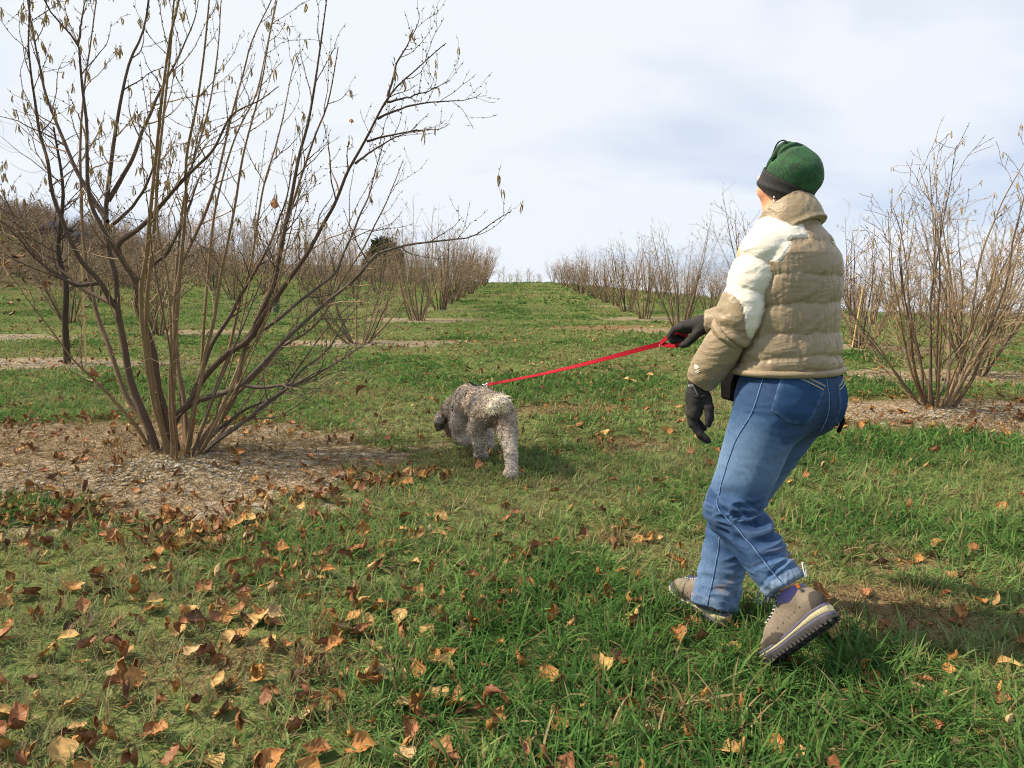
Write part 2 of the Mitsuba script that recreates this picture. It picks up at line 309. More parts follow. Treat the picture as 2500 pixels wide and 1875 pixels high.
STEMS = [
    ('', 0.0260, 0.0050, 0, [[-2.125,4.329,-0.03],[-2.173,4.349,0.175],[-2.273,4.372,0.452],[-2.306,4.389,0.684],[-2.336,4.402,0.88],[-2.34,4.415,1.077],[-2.367,4.424,1.223],[-2.378,4.433,1.367],[-2.377,4.44,1.48],[-2.346,4.45,1.658],[-2.308,4.463,1.869],[-2.241,4.479,2.158],[-2.19,4.489,2.321],[-2.115,4.498,2.461],[-2.074,4.507,2.63],[-2.051,4.516,2.779]]),
    ('1', 0.0140, 0.0030, 0, [[-2.337,4.404,0.907],[-2.353,4.392,0.924],[-2.404,4.35,1.069],[-2.475,4.32,1.172],[-2.512,4.295,1.283],[-2.538,4.267,1.418],[-2.562,4.237,1.572],[-2.553,4.211,1.709],[-2.561,4.183,1.862],[-2.554,4.15,2.046],[-2.53,4.105,2.296],[-2.479,4.068,2.5],[-2.463,4.052,2.592]]),
    ('1b', 0.0110, 0.0030, 0, [[-2.408,4.354,1.05],[-2.504,4.3,1.042],[-2.58,4.265,1.087],[-2.682,4.212,1.199],[-2.721,4.182,1.284],[-2.791,4.143,1.388],[-2.858,4.108,1.477]]),
    ('1', 0.0110, 0.0030, 0, [[-2.348,4.405,0.921],[-2.558,4.48,1.008],[-2.673,4.517,1.09],[-2.807,4.556,1.183],[-2.901,4.589,1.284],[-2.977,4.615,1.376],[-3.076,4.648,1.488],[-3.143,4.67,1.573],[-3.226,4.701,1.696]]),
    ('', 0.0240, 0.0040, 0, [[-2.081,4.32,-0.03],[-2.042,4.282,0.256],[-2.062,4.258,0.458],[-2.063,4.236,0.667],[-2.117,4.207,0.934],[-2.115,4.195,1.056],[-2.166,4.182,1.171],[-2.217,4.17,1.272],[-2.27,4.157,1.389],[-2.304,4.143,1.521],[-2.282,4.122,1.736],[-2.26,4.108,1.887],[-2.257,4.09,2.07],[-2.251,4.076,2.213],[-2.255,4.068,2.292],[-2.36,4.051,2.429],[-2.389,4.044,2.492],[-2.404,4.036,2.567]]),
    ('2', 0.0060, 0.0020, 0, [[-2.252,4.069,2.282],[-2.238,4.082,2.365],[-2.224,4.09,2.436],[-2.215,4.097,2.51],[-2.208,4.105,2.591]]),
    ('2', 0.0120, 0.0030, 0, [[-2.223,4.159,1.393],[-2.251,4.178,1.43],[-2.405,4.25,1.635],[-2.488,4.293,1.8],[-2.562,4.334,1.967],[-2.628,4.37,2.133],[-2.676,4.413,2.34],[-2.73,4.462,2.592],[-2.748,4.486,2.725]]),
    ('', 0.0150, 0.0060, 1, [[-2.04,4.301,-0.03],[-2.052,4.183,0.363],[-2.041,4.098,0.694],[-2.0,4.023,1.005],[-1.933,3.975,1.2],[-1.866,3.918,1.435],[-1.799,3.863,1.659],[-1.777,3.845,1.732],[-1.695,3.777,2.0],[-1.617,3.72,2.221],[-1.547,3.679,2.371],[-1.517,3.657,2.452]]),
    ('', 0.0128, 0.0050, 1, [[-2.041,4.329,-0.03],[-2.057,4.243,0.299],[-2.053,4.169,0.633],[-2.026,4.114,0.898],[-1.961,4.062,1.151],[-1.896,4.014,1.385],[-1.835,3.964,1.631],[-1.748,3.899,1.943],[-1.682,3.849,2.182],[-1.621,3.799,2.411],[-1.597,3.78,2.496]]),
    ('', 0.0138, 0.0050, 1, [[-2.047,4.387,-0.03],[-2.004,4.317,0.395],[-1.945,4.269,0.728],[-1.895,4.233,0.997],[-1.841,4.199,1.255],[-1.789,4.167,1.504],[-1.753,4.136,1.738],[-1.69,4.111,1.926],[-1.61,4.073,2.213],[-1.545,4.036,2.489],[-1.528,4.026,2.564]]),
    ('', 0.0140, 0.0040, 2, [[-1.994,4.427,-0.03],[-2.04,4.532,0.298],[-2.088,4.591,0.524],[-2.127,4.67,0.864],[-2.093,4.729,1.141],[-2.027,4.762,1.292],[-1.938,4.807,1.5],[-1.872,4.846,1.698],[-1.859,4.856,1.75],[-1.787,4.918,2.078],[-1.714,4.969,2.357],[-1.658,5.006,2.564],[-1.538,5.055,2.827],[-1.491,5.074,2.932]]),
    ('', 0.0118, 0.0040, 2, [[-2.022,4.467,-0.03],[-2.123,4.673,0.505],[-2.168,4.777,0.863],[-2.17,4.86,1.175],[-2.157,4.913,1.385],[-2.134,4.971,1.624],[-2.092,5.016,1.811],[-2.02,5.079,2.08],[-1.968,5.14,2.35],[-1.941,5.198,2.621],[-1.93,5.255,2.894],[-1.924,5.278,3.003]]),
    ('', 0.0240, 0.0040, 0, [[-2.026,4.368,-0.03],[-2.048,4.376,0.156],[-2.023,4.381,0.258],[-1.93,4.386,0.348],[-1.868,4.391,0.469],[-1.696,4.399,0.639],[-1.57,4.404,0.727],[-1.522,4.407,0.827],[-1.462,4.411,0.935],[-1.403,4.415,1.056],[-1.363,4.42,1.227],[-1.322,4.425,1.397],[-1.269,4.432,1.605],[-1.218,4.438,1.822],[-1.178,4.442,1.947],[-1.128,4.449,2.182],[-1.088,4.454,2.385],[-1.046,4.461,2.63],[-1.031,4.464,2.717]]),
    ('6', 0.0170, 0.0040, 0, [[-1.93,4.386,0.348],[-1.859,4.468,0.596],[-1.818,4.494,0.696],[-1.755,4.52,0.796],[-1.689,4.549,0.916],[-1.614,4.58,1.052],[-1.493,4.628,1.276],[-1.436,4.659,1.433],[-1.392,4.68,1.547],[-1.367,4.702,1.672],[-1.353,4.719,1.772]]),
    ('6', 0.0180, 0.0030, 0, [[-1.696,4.399,0.639],[-1.557,4.365,0.718],[-1.453,4.337,0.863],[-1.302,4.302,1.046],[-1.171,4.273,1.213],[-1.063,4.247,1.378],[-0.985,4.229,1.489],[-0.908,4.205,1.654],[-0.835,4.188,1.769],[-0.774,4.173,1.861],[-0.73,4.162,1.935],[-0.684,4.151,2.009],[-0.61,4.136,2.095],[-0.479,4.116,2.195],[-0.375,4.099,2.276],[-0.344,4.095,2.299]]),
    ('7', 0.0060, 0.0020, 0, [[-0.665,4.146,2.045],[-0.643,4.156,2.114],[-0.62,4.166,2.199],[-0.572,4.176,2.293],[-0.499,4.189,2.422],[-0.498,4.195,2.491]]),
    ('7', 0.0060, 0.0020, 0, [[-0.726,4.162,1.933],[-0.62,4.185,1.984],[-0.462,4.208,2.027],[-0.335,4.225,2.037],[-0.23,4.237,2.05],[-0.166,4.245,2.082]]),
    ('7', 0.0055, 0.0020, 0, [[-0.671,4.149,2.015],[-0.547,4.133,2.038],[-0.419,4.12,2.077],[-0.331,4.112,2.116]]),
    ('7', 0.0060, 0.0020, 0, [[-0.788,4.179,1.817],[-0.68,4.194,1.851],[-0.512,4.21,1.882],[-0.401,4.22,1.888],[-0.343,4.225,1.923]]),
    ('7', 0.0060, 0.0020, 0, [[-0.857,4.196,1.707],[-0.736,4.17,1.781],[-0.618,4.152,1.84],[-0.503,4.137,1.869]]),
    ('6', 0.0180, 0.0030, 3, [[-1.931,4.385,0.333],[-1.896,4.38,0.349],[-1.688,4.36,0.412],[-1.599,4.353,0.465],[-1.477,4.341,0.575],[-1.371,4.331,0.686],[-1.217,4.317,0.819],[-1.066,4.305,0.95],[-0.893,4.291,1.079],[-0.814,4.284,1.174],[-0.765,4.28,1.22],[-0.67,4.274,1.248],[-0.58,4.269,1.27],[-0.431,4.26,1.288],[-0.296,4.252,1.304],[-0.212,4.247,1.32],[-0.103,4.239,1.394],[-0.002,4.232,1.458]]),
    ('8', 0.0110, 0.0030, 3, [[-1.609,4.354,0.455],[-1.476,4.317,0.444],[-1.302,4.281,0.467],[-1.2,4.262,0.492],[-1.081,4.238,0.56],[-0.937,4.209,0.649],[-0.862,4.194,0.7]]),
    ('', 0.0180, 0.0040, 2, [[-1.945,4.358,-0.03],[-1.859,4.393,0.119],[-1.77,4.418,0.238],[-1.683,4.442,0.373],[-1.665,4.458,0.484],[-1.619,4.482,0.657],[-1.556,4.503,0.805],[-1.493,4.521,0.94],[-1.451,4.54,1.09],[-1.413,4.556,1.213],[-1.366,4.577,1.396],[-1.273,4.612,1.686],[-1.184,4.64,1.928],[-1.108,4.663,2.121],[-1.04,4.697,2.443]]),
    ('', 0.0130, 0.0020, 3, [[-1.912,4.339,-0.03],[-1.779,4.358,0.114],[-1.576,4.378,0.249],[-1.463,4.388,0.337],[-1.338,4.398,0.436],[-1.26,4.407,0.537],[-1.123,4.417,0.637],[-0.979,4.433,0.847],[-0.842,4.445,0.992]]),
    ('', 0.0120, 0.0020, 3, [[-1.922,4.329,-0.03],[-1.782,4.303,0.1],[-1.595,4.277,0.23],[-1.462,4.259,0.344],[-1.308,4.241,0.444],[-1.157,4.224,0.531],[-1.009,4.208,0.604],[-0.886,4.195,0.677],[-0.741,4.179,0.772]]),
    ('', 0.0118, 0.0030, 1, [[-1.97,4.348,-0.03],[-1.908,4.324,0.248],[-1.832,4.306,0.473],[-1.782,4.292,0.673],[-1.724,4.28,0.836],[-1.659,4.263,1.101],[-1.57,4.243,1.407],[-1.507,4.227,1.648],[-1.466,4.218,1.788],[-1.383,4.203,2.019],[-1.331,4.192,2.191],[-1.288,4.181,2.36],[-1.236,4.17,2.534],[-1.22,4.165,2.613]]),
    ('', 0.0105, 0.0030, 1, [[-2.002,4.427,-0.03],[-1.908,4.498,0.537],[-1.887,4.52,0.761],[-1.848,4.552,1.097],[-1.807,4.582,1.428],[-1.753,4.603,1.661],[-1.671,4.623,1.895],[-1.596,4.637,2.046],[-1.521,4.651,2.196],[-1.412,4.69,2.665],[-1.397,4.697,2.754]]),
    ('', 0.0120, 0.0030, 1, [[-1.976,4.397,-0.03],[-1.876,4.467,0.254],[-1.779,4.521,0.526],[-1.737,4.546,0.668],[-1.679,4.588,0.927],[-1.611,4.623,1.151],[-1.564,4.668,1.455],[-1.518,4.701,1.687],[-1.451,4.73,1.893],[-1.405,4.754,2.064],[-1.35,4.79,2.33],[-1.304,4.807,2.456]]),
    ('6', 0.0120, 0.0030, 3, [[-1.689,4.399,0.639],[-1.488,4.48,0.782],[-1.322,4.53,0.915],[-1.154,4.576,1.05],[-1.085,4.594,1.109],[-1.049,4.613,1.201],[-1.0,4.633,1.3],[-0.938,4.664,1.46],[-0.881,4.688,1.58],[-0.843,4.715,1.732],[-0.781,4.751,1.94]]),
    ('', 0.0140, 0.0030, 2, [[-1.984,4.427,-0.03],[-1.91,4.498,0.118],[-1.776,4.578,0.31],[-1.586,4.656,0.507],[-1.461,4.705,0.645],[-1.3,4.751,0.743],[-1.194,4.791,0.872],[-1.125,4.826,1.015],[-1.074,4.848,1.099],[-0.971,4.888,1.256],[-0.906,4.919,1.388],[-0.823,4.957,1.553],[-0.763,4.99,1.704],[-0.71,5.018,1.837]]),
    ('', 0.0180, 0.0040, 2, [[-2.151,4.397,-0.03],[-2.227,4.454,0.154],[-2.36,4.503,0.316],[-2.448,4.545,0.494],[-2.512,4.585,0.681],[-2.585,4.621,0.864],[-2.636,4.661,1.076],[-2.663,4.687,1.227],[-2.683,4.719,1.411],[-2.688,4.749,1.593],[-2.696,4.795,1.876],[-2.668,4.852,2.242],[-2.639,4.888,2.471],[-2.592,4.936,2.788],[-2.584,4.951,2.888]]),
    ('', 0.0110, 0.0020, 1, [[-2.164,4.387,-0.03],[-2.233,4.32,0.196],[-2.32,4.274,0.354],[-2.406,4.235,0.493],[-2.503,4.198,0.618],[-2.595,4.151,0.809],[-2.685,4.106,0.993],[-2.756,4.069,1.149]]),
    ('2', 0.0120, 0.0030, 0, [[-2.115,4.195,1.058],[-2.054,4.238,1.142],[-1.961,4.275,1.225],[-1.885,4.32,1.391],[-1.83,4.357,1.543],[-1.764,4.399,1.73]]),
    ('2', 0.0130, 0.0030, 0, [[-2.185,4.177,1.216],[-2.171,4.156,1.272],[-2.036,4.12,1.352],[-1.939,4.096,1.422],[-1.776,4.053,1.575],[-1.684,4.032,1.65],[-1.548,4.001,1.756],[-1.441,3.967,1.912],[-1.283,3.938,1.978],[-1.175,3.917,2.045]]),
    ('1', 0.0100, 0.0030, 0, [[-2.374,4.432,1.362],[-2.29,4.405,1.415],[-2.168,4.372,1.51],[-2.068,4.341,1.632],[-1.988,4.308,1.784],[-1.943,4.275,1.954]]),
    ('1', 0.0120, 0.0030, 0, [[-2.363,4.442,1.527],[-2.355,4.449,1.542],[-2.24,4.496,1.747],[-2.171,4.528,1.937],[-2.111,4.549,2.066],[-2.049,4.568,2.194],[-1.971,4.59,2.336],[-1.873,4.62,2.548],[-1.836,4.638,2.689]]),
    ('', 0.0100, 0.0020, 3, [[-1.939,4.368,-0.03],[-1.814,4.388,0.143],[-1.613,4.408,0.291],[-1.415,4.423,0.389],[-1.262,4.439,0.587],[-1.109,4.455,0.784],[-0.959,4.467,0.93],[-0.773,4.48,1.052]]),
]
g = np.random.default_rng(42)
BUSH = numbered('hazel_bush')
label(BUSH, 'large leafless hazel bush with catkins, filling the left foreground', 'bush', 'bare hazel bushes of the orchard')
all_sh, sp_, sr_ = [], [], []
for i in range(8):   # thinner suckers and back stems of the same stool, most of them leaning to the right
    a = g.normal(.25, .95); d = unit([math.cos(a), math.sin(a) * .9, g.uniform(.5, 2.0)]); q = [np.array([-2.03, 4.30, -.03]) + .13 * np.array([math.cos(a), math.sin(a), 0])]
    l = g.uniform(1.5, 2.5)
    for j in range(11): d = unit(d + [0, 0, .05] + .06 * g.standard_normal(3)); q.append(q[-1] + d * l / 11)
    STEMS.append(('', g.uniform(.006, .0105), .0016, int(g.choice([1, 3, 4, 2])), q))
for i, (par, r0, r1, tone, pts) in enumerate(STEMS):
    n = 40
    p = spline(pts, n)
    p = p + 0.006 * np.stack([nz(np.stack([np.arange(n) * .35 + i * 9, 0 * p[:, 0], 0 * p[:, 0] + k], 1), 1.0, i) for k in range(3)], 1)
    r = smooth_taper(r0 * (1.22 if r0 < .016 else 1.08), r1 * 0.72, n) * (1 + 0.10 * nz(np.stack([np.arange(n) * .9, 0 * p[:, 0] + i, 0 * p[:, 0]], 1), 1.0, 3))
    if not par: r[:3] *= [1.35, 1.2, 1.08]
    v, f, own = tubes(p[None], r[None], 9)
    key = BUSH + '__stem' + (f'_{i:03d}' if i else '')
    scene[key] = ply((v, f), 'bark', smooth=True, color=paint(v, own, [tone], np.array([1.0]), i))
    sp_.append(p); sr_.append(r)
    thick = r0 > 0.0105
    T1, R1 = grow(p, r, g, 11 if thick else 5, lo=0.28 if thick else 0.4, L=(0.24, 0.62) if thick else (0.12, 0.34))
    sec = [grow(a, b, g, g.integers(0, 4), lo=0.3, hi=0.95, L=(0.08, 0.28), spread=0.9, K=9) for a, b in zip(T1, R1)]
    T2, R2 = np.concatenate([a for a, b in sec]), np.concatenate([b for a, b in sec])
    spur, sr = grow(p, r, g, 16 if not par else 5, lo=0.08, hi=0.6, L=(0.02, 0.07), spread=1.2, K=9)
    TT, RR = np.concatenate([T1, T2, spur]), np.concatenate([R1, R2, np.minimum(sr, .0018)])
    keep = TT[:, :, 2].min(1) > 0.05; TT, RR = TT[keep], RR[keep]
    B, BR = buds(TT, RR, g); B0, BR0 = buds(p[None, 20:], r[None, 20:] , g, 0.05)
    v1, f1, o1 = tubes(TT, RR, 4); v2, f2, o2 = tubes(np.concatenate([B, B0]), np.concatenate([BR, BR0]), 4)
    tn = np.where(g.random(len(TT)) < 0.45, 4, tone)
    c1 = paint(v1, o1, tn, g.uniform(.8, 1.2, len(TT)), 60 + i); c2 = paint(v2, o2, np.full(len(B) + len(B0), 2), g.uniform(.6, 1.0, len(B) + len(B0)), 90)
    scene[key + '__twigs'] = ply(cat([(v1, f1), (v2, f2)]), 'bark', smooth=True, color=np.vstack([c1, c2])); label(key + '__twigs', kind='stuff')
    all_sh += [(t_, i) for t_ in np.concatenate([T1, T2])]
# catkins hang in threes and fours from the shoots, most of them high and to the left
cands = []
for t_, i in all_sh:
    w = (1.9 if t_[-1, 0] < -2.25 and t_[-1, 2] > 1.5 else 1.0 if t_[-1, 0] < -1.6 else 0.48) * (0.35 + 0.65 * sst(0.9, 1.9, t_[-1, 2]))
    if t_[-1, 2] > 0.6 and g.random() < 0.42 * w: cands.append(t_[g.integers(5, 9)])
extra, n = [], 0
order = g.permutation(len(cands))
for q in order:
    o = cands[q]
    for j in range(g.integers(2, 6)):
        oo = o + g.normal(0, .004, 3) + [0, 0, -0.002]
        m = M4(oo, g.uniform(.8, 1.2), g.uniform(0, 6.3), (1, 0, 0, g.uniform(-16, 16)))
        if n < 290: scene[BUSH + '__catkin' + (f'_{n:03d}' if n else '')] = {**CK[n % 4], 'to_world': m}
        else: extra.append((np.array(m.matrix), g.integers(0, 4)))
        n += 1
if extra:
    parts = [(CATKIN[k][0] @ M[:3, :3].T + M[:3, 3], CATKIN[k][1]) for M, k in extra]
    scene[BUSH + '__catkins'] = ply(cat(parts), 'catkin_tan', smooth=True); label(BUSH + '__catkins', kind='stuff')

def vase(seed, stems=16, H=2.5, R=0.16, lean=(0.12, 0.75), sides=5, K=14, shoots=9, second=2, thick=1.0, b=True, KT=7):
    """One procedural hazel bush: list of stems, and its shoots, at the origin."""
    g = np.random.default_rng(seed)
    S, SR, tone = [], [], []
    for i in range(stems):
        a = i * 2.399 + g.normal(0, .35); rad = R * math.sqrt(g.random())
        le = g.uniform(*lean); h = H * g.uniform(.70, 1.08) * (1 - 0.30 * le)
        d = unit([math.cos(a) * le, math.sin(a) * le, 1.0]); q = [np.array([math.cos(a) * rad, math.sin(a) * rad, -0.03])]
        out = unit([math.cos(a), math.sin(a), 0])
        for j in range(K - 1):
            d = unit(d + np.array([0, 0, 0.075 * le]) + 0.05 * g.standard_normal(3))
            q.append(q[-1] + d * h / (K - 1))
        S.append(q); r0 = g.uniform(.010, .021) * thick
        SR.append(np.linspace(1, 0, K)**0.9 * (r0 - .0022) + .0022)
        tone.append(g.choice([0, 1, 2, 3, 4], p=[.25, .25, .2, .15, .15]))
    S, SR = np.array(S), np.array(SR)
    sh = [grow(s, r, g, shoots, lo=.22, L=(0.22, 0.75), K=KT) for s, r in zip(S, SR)]
    T1, R1 = np.concatenate([x[0] for x in sh]), np.concatenate([x[1] for x in sh])
    if second:
        s2 = [grow(s, r, g, second, lo=.25, L=(0.10, 0.34), spread=.9, K=KT) for s, r in zip(T1, R1)]
        T1, R1 = np.concatenate([T1] + [x[0] for x in s2]), np.concatenate([R1] + [x[1] for x in s2])
    return g, S, SR, np.array(tone), T1, R1
def bush_parts(seed, full, kw2=.0028, **kw):
    g, S, SR, tone, T1, R1 = vase(seed, **kw)
    parts = []
    if full:
        for i in range(len(S)):
            p = spline(S[i], 26); r = np.interp(np.linspace(0, 1, 26), np.linspace(0, 1, len(SR[i])), SR[i]); r[:2] *= [1.3, 1.12]
            v, f, own = tubes(p[None], r[None], 7); parts.append(('stem', ply((v, f), 'bark', smooth=True, color=paint(v, own, [tone[i]], np.array([1.0]), i))))
        v, f, own = tubes(T1, np.maximum(R1, .0019), 3, cap=False)
        B, BR = buds(T1, R1, g, .07, 1.25); v2, f2, o2 = tubes(B, BR, 3)
        tn = np.where(g.random(len(T1)) < .5, 4, 2)
        parts.append(('twigs', ply(cat([(v, f), (v2, f2)]), 'bark', color=np.vstack([paint(v, own, tn, g.uniform(.85, 1.25, len(T1)), 5), paint(v2, o2, np.full(len(B), 2), g.uniform(.6, 1, len(B)), 6)]))))
        cv = []
        tips = T1[g.random(len(T1)) < .16, -1]
        for o in tips:
            for j in range(g.integers(2, 4)): cv.append((CATKIN[j][0] * g.uniform(.85, 1.2) + o + g.normal(0, .008, 3), CATKIN[j][1]))
        if kw.get('b', True) and cv: parts.append(('catkins', ply(cat(cv), 'catkin_tan')))
        return parts
    v, f, own = tubes(S, SR * 1.15, 4, cap=False); v2, f2, o2 = tubes(T1, np.maximum(R1 * 1.3, kw2), 3, cap=False)
    tn = np.where(g.random(len(T1)) < .55, 4, 2)
    c = np.vstack([paint(v, own, tone, g.uniform(.85, 1.2, len(S)), 3), paint(v2, o2, tn, g.uniform(.85, 1.25, len(T1)), 4)])
    return [('', ply(cat([(v, f), (v2, f2)]), 'bark', color=c))]
def set_bush(parts, x, y, s, rz, text, name='hazel_bush', group='bare hazel bushes of the orchard', cat_='bush', z=None):
    key = numbered(name)
    m = M4((x, y, (lay(x, y) if z is None else z) - 0.01), s, rz)
    n = 0
    for p_, d in parts:
        if p_ == '': k = key
        elif p_ == 'stem': k = key + '__stem' + (f'_{n:03d}' if n else ''); n += 1
        else: k = key + '__' + p_; label(k, kind='stuff')
        scene[k] = {**d, 'to_world': m}
    label(key, text, cat_, group)
    return key
rb = bush_parts(101, True, stems=27, H=2.30, R=.14, lean=(.05, 1.15), shoots=14, second=2, thick=.78)
set_bush(rb, 3.42, 5.87, 0.93, 0.4, 'leafless hazel bush at the right edge, behind the person, nearest of the right row')
mids = [bush_parts(200 + k, True, stems=15 + 2 * k, H=2.55, lean=(.06, .60), shoots=13, second=1, thick=1.0, K=12) for k in range(3)]
low = bush_parts(230, True, stems=13, H=2.0, lean=(.25, 1.1), shoots=9, second=2, thick=1.05, K=12)
far = [bush_parts(300 + k, False, stems=17, H=2.4, lean=(.05, .66), shoots=14, second=1, K=7, KT=5) for k in range(4)]
farther = [bush_parts(320 + k, False, kw2=.0042, stems=14, H=2.4, lean=(.05, .66), shoots=11, second=1, K=6, KT=4) for k in range(3)]
scrub = [bush_parts(330 + k, False, kw2=.0075, stems=14, H=2.2, lean=(.1, 1.0), shoots=9, second=1, K=6) for k in range(3)]
near_list = [(low, -2.31, 11.1, .92, 0.3, 'low spreading hazel bush, second of the left row, on a gravelly bed'),
    (mids[0], -2.02, 15.9, 1.0, 1.0, 'upright hazel bush, third of the left row'), (mids[1], -1.92, 19.8, .98, 2.2, 'upright hazel bush, fourth of the left row'),
    (mids[2], 3.06, 13.4, .84, 0.2, 'tall vase-shaped hazel bush just beyond the hand that holds the leash'), (mids[0], 2.93, 16.5, .78, 3.4, 'dense vase-shaped hazel bush left of the one above the gloved hand'),
    (mids[1], 3.03, 21.6, .64, 4.1, 'smaller hazel bush in the right row, left of the two tall ones'), (mids[2], 4.95, 7.9, .85, 2.9, 'hazel bush cut by the right edge of the picture'),
    (mids[1], 5.15, 10.9, .82, 5.2, 'small dense-based hazel bush beside the leaning cane'), (mids[0], 3.3, 9.9, .85, 1.9, 'hazel bush mostly hidden behind the person')]
for a in near_list: set_bush(*a)
g = np.random.default_rng(77)
def rank(i): return ('first', 'second', 'third', 'fourth', 'fifth', 'sixth', 'seventh', 'eighth', 'ninth', 'tenth', 'eleventh', 'twelfth')[i]
rows = [(-1.85, [22.2, 24.6, 27.0, 29.4, 31.8, 34.4, 37.0, 39.8, 42.6, 45.6, 48.6, 51.8], 'left row by the grass lane', 1.0), (2.95, [19.0, 24.0, 26.4, 28.8, 31.2, 33.8, 36.4, 39.2, 42.0, 45, 48.2, 51.5], 'right row by the grass lane', .74),
        (-5.6, [13.0, 22.2, 26.6, 31, 35.4, 40, 44.5, 49, 54], 'second row on the left', .9), (-9.2, [15.5, 20, 24.5, 29, 33.5, 38, 42.5, 47, 52, 57], 'third row on the left', .9),
        (-13.0, [18.5, 23, 27.5, 32, 36.5, 41, 46, 51, 56], 'fourth row on the left', .9), (-17.0, [24, 28.5, 33, 38, 43, 48, 53], 'fifth row on the left', .9), (-21.0, [30, 35, 40, 45, 50, 55], 'sixth row on the left', .9),
        (5.6, [15.2, 20.0, 24.5, 29, 33.5, 38], 'second row on the right', .70), (8.2, [12.0, 16.3, 20.6, 25, 29.5, 34, 39], 'third row on the right', .70),
        (11.4, [16, 20.5, 25, 29.5, 34, 39], 'fourth row on the right', .72), (15.0, [21, 25.5, 30, 34.5, 39, 44], 'fifth row on the right', .72), (19.5, [27, 32, 37, 42], 'sixth row on the right', .72)]
for x0, ys, text, s0 in rows:
    for i, y in enumerate(ys):
        set_bush(far[g.integers(0, 4)] if y < 37 else farther[g.integers(0, 3)], x0 + g.normal(0, .18), y + g.normal(0, .25), s0 * g.uniform(.88, 1.12), g.uniform(0, 6.3), f'distant bare hazel bush, {rank(i)} seen along the {text}')

# young tree with dead leaves and a cane in the second row on the left
g = np.random.default_rng(8)
YT = numbered('young_tree'); yx, yy = -5.28, 8.72
tr = spline([(yx, yy, -.03), (yx + .02, yy, .5), (yx + .06, yy + .02, .95), (yx + .02, yy, 1.35), (yx + .14, yy, 2.0), (yx + .10, yy, 2.7)], 30)
v, f, own = tubes(tr[None], np.linspace(.042, .010, 30)[None], 8); scene[YT + '__trunk'] = ply((v, f), 'bark', smooth=True, color=paint(v, own, [0], np.array([.55]), 4))
tw, tr_ = grow(tr, np.linspace(.042, .010, 30), g, 26, lo=.30, hi=.99, L=(.6, 1.5), spread=1.5, K=9)
t2 = [grow(a, b_, g, 4, lo=.3, L=(.2, .5), K=9) for a, b_ in zip(tw, tr_)]
tw = np.concatenate([tw] + [q[0] for q in t2]); tr_ = np.concatenate([tr_ * 1.6] + [q[1] for q in t2])
v, f, own = tubes(tw, tr_, 4); scene[YT + '__crown'] = ply((v, f), 'bark', smooth=True, color=paint(v, own, np.full(len(tw), 0), np.full(len(tw), .7), 2)); label(YT + '__crown', kind='stuff')
label(YT, 'slim dark young tree with clinging dead leaves behind the left bush', 'tree')
# dead leaves: pleated, toothed and curled blades
def leaf_mesh(seed, nu=15, nv=9, curl=None, size=1.0):
    g = np.random.default_rng(seed)
    cu, cv = (g.uniform(-1.8, 3.2), g.choice([-1, 1, 1]) * g.uniform(.4, 3.2)) if curl is None else curl
    u, w = np.meshgrid(np.linspace(0, 1, nu), np.linspace(-1, 1, nv), indexing='ij')
    half = .036 * np.power(np.sin(np.pi * np.power(np.clip(u, .001, .999), .85)), .75) * (1 + .05 * np.sin(u * 61 + seed) * (np.abs(w) > .9))
    asym = g.uniform(.85, 1.15); half = half * np.where(w > 0, asym, 1)
    ph = u * 8.5 - np.abs(w) * 2.0
    pl = .0042 * np.sin(2 * np.pi * ph) * np.power(np.abs(w), .6) * np.sin(np.pi * u) + .016 * nz(np.stack([u * 4, w * 2.2, 0 * u + seed], -1).reshape(-1, 3), 1.0, seed).reshape(u.shape) * np.abs(w)
    L = .086
    a = w * cv * (0.35 + .65 * np.sin(np.pi * u)); R = half / np.where(np.abs(cv) < .05, .05, np.abs(cv))
    lat = np.where(np.abs(cv) < .05, half * w, R * np.sin(a) * np.sign(cv)); up = R * (1 - np.cos(a)) + pl - .12 * np.abs(w) * half * 0
    t = u * cu; rad = L / (cu if abs(cu) > .05 else .05)
    x = rad * np.sin(t); zc = rad * (1 - np.cos(t))
    px, pz = x - np.sin(t) * up, zc + np.cos(t) * up
    tw = g.uniform(-.9, .9) * (u - .5)
    P = np.stack([px - x.mean(), lat * np.cos(tw) - (pz - zc) * np.sin(tw), zc + (pz - zc) * np.cos(tw) + lat * np.sin(tw)], -1)
    P = P * size; P[..., 2] -= np.quantile(P[..., 2], .08)
    q = (np.arange(nu - 1)[:, None] * nv + np.arange(nv - 1)).ravel()
    f = np.vstack([np.stack([q, q + nv, q + nv + 1], 1), np.stack([q, q + nv + 1, q + 1], 1)])
    base = LEAF_COL[seed % len(LEAF_COL)]
    vein = np.exp(-(((ph + .25) % 1 - .5) / .12)**2) * .25 + np.exp(-(w / .12)**2) * .35
    spot = nz(np.stack([u * 9, w * 5, 0 * u + seed], -1).reshape(-1, 3), 1.0, seed + 3).reshape(u.shape)
    c = base * (1 + .9 * spot)[..., None] * (1 - .18 * np.clip(np.abs(w) - .75, 0, 1) * 4)[..., None]
    c = blend(c, base * 1.35, np.clip(vein, 0, 1) * .5)
    v = P.reshape(-1, 3)
    if nu > 10:   # leaf stalk
        o = P[0, nv // 2]; st, sf = tube([o, o + [-.012, .002, .004], o + [-.024, .006, .003]], [.0011, .0009, .0008], 4)
        f = np.vstack([f, sf + len(v)]); v = np.vstack([v, st]); c = np.vstack([c.reshape(-1, 3), np.tile(base * .8, (len(st), 1))])
    return v, f, np.clip(c.reshape(-1, 3), .004, .9)
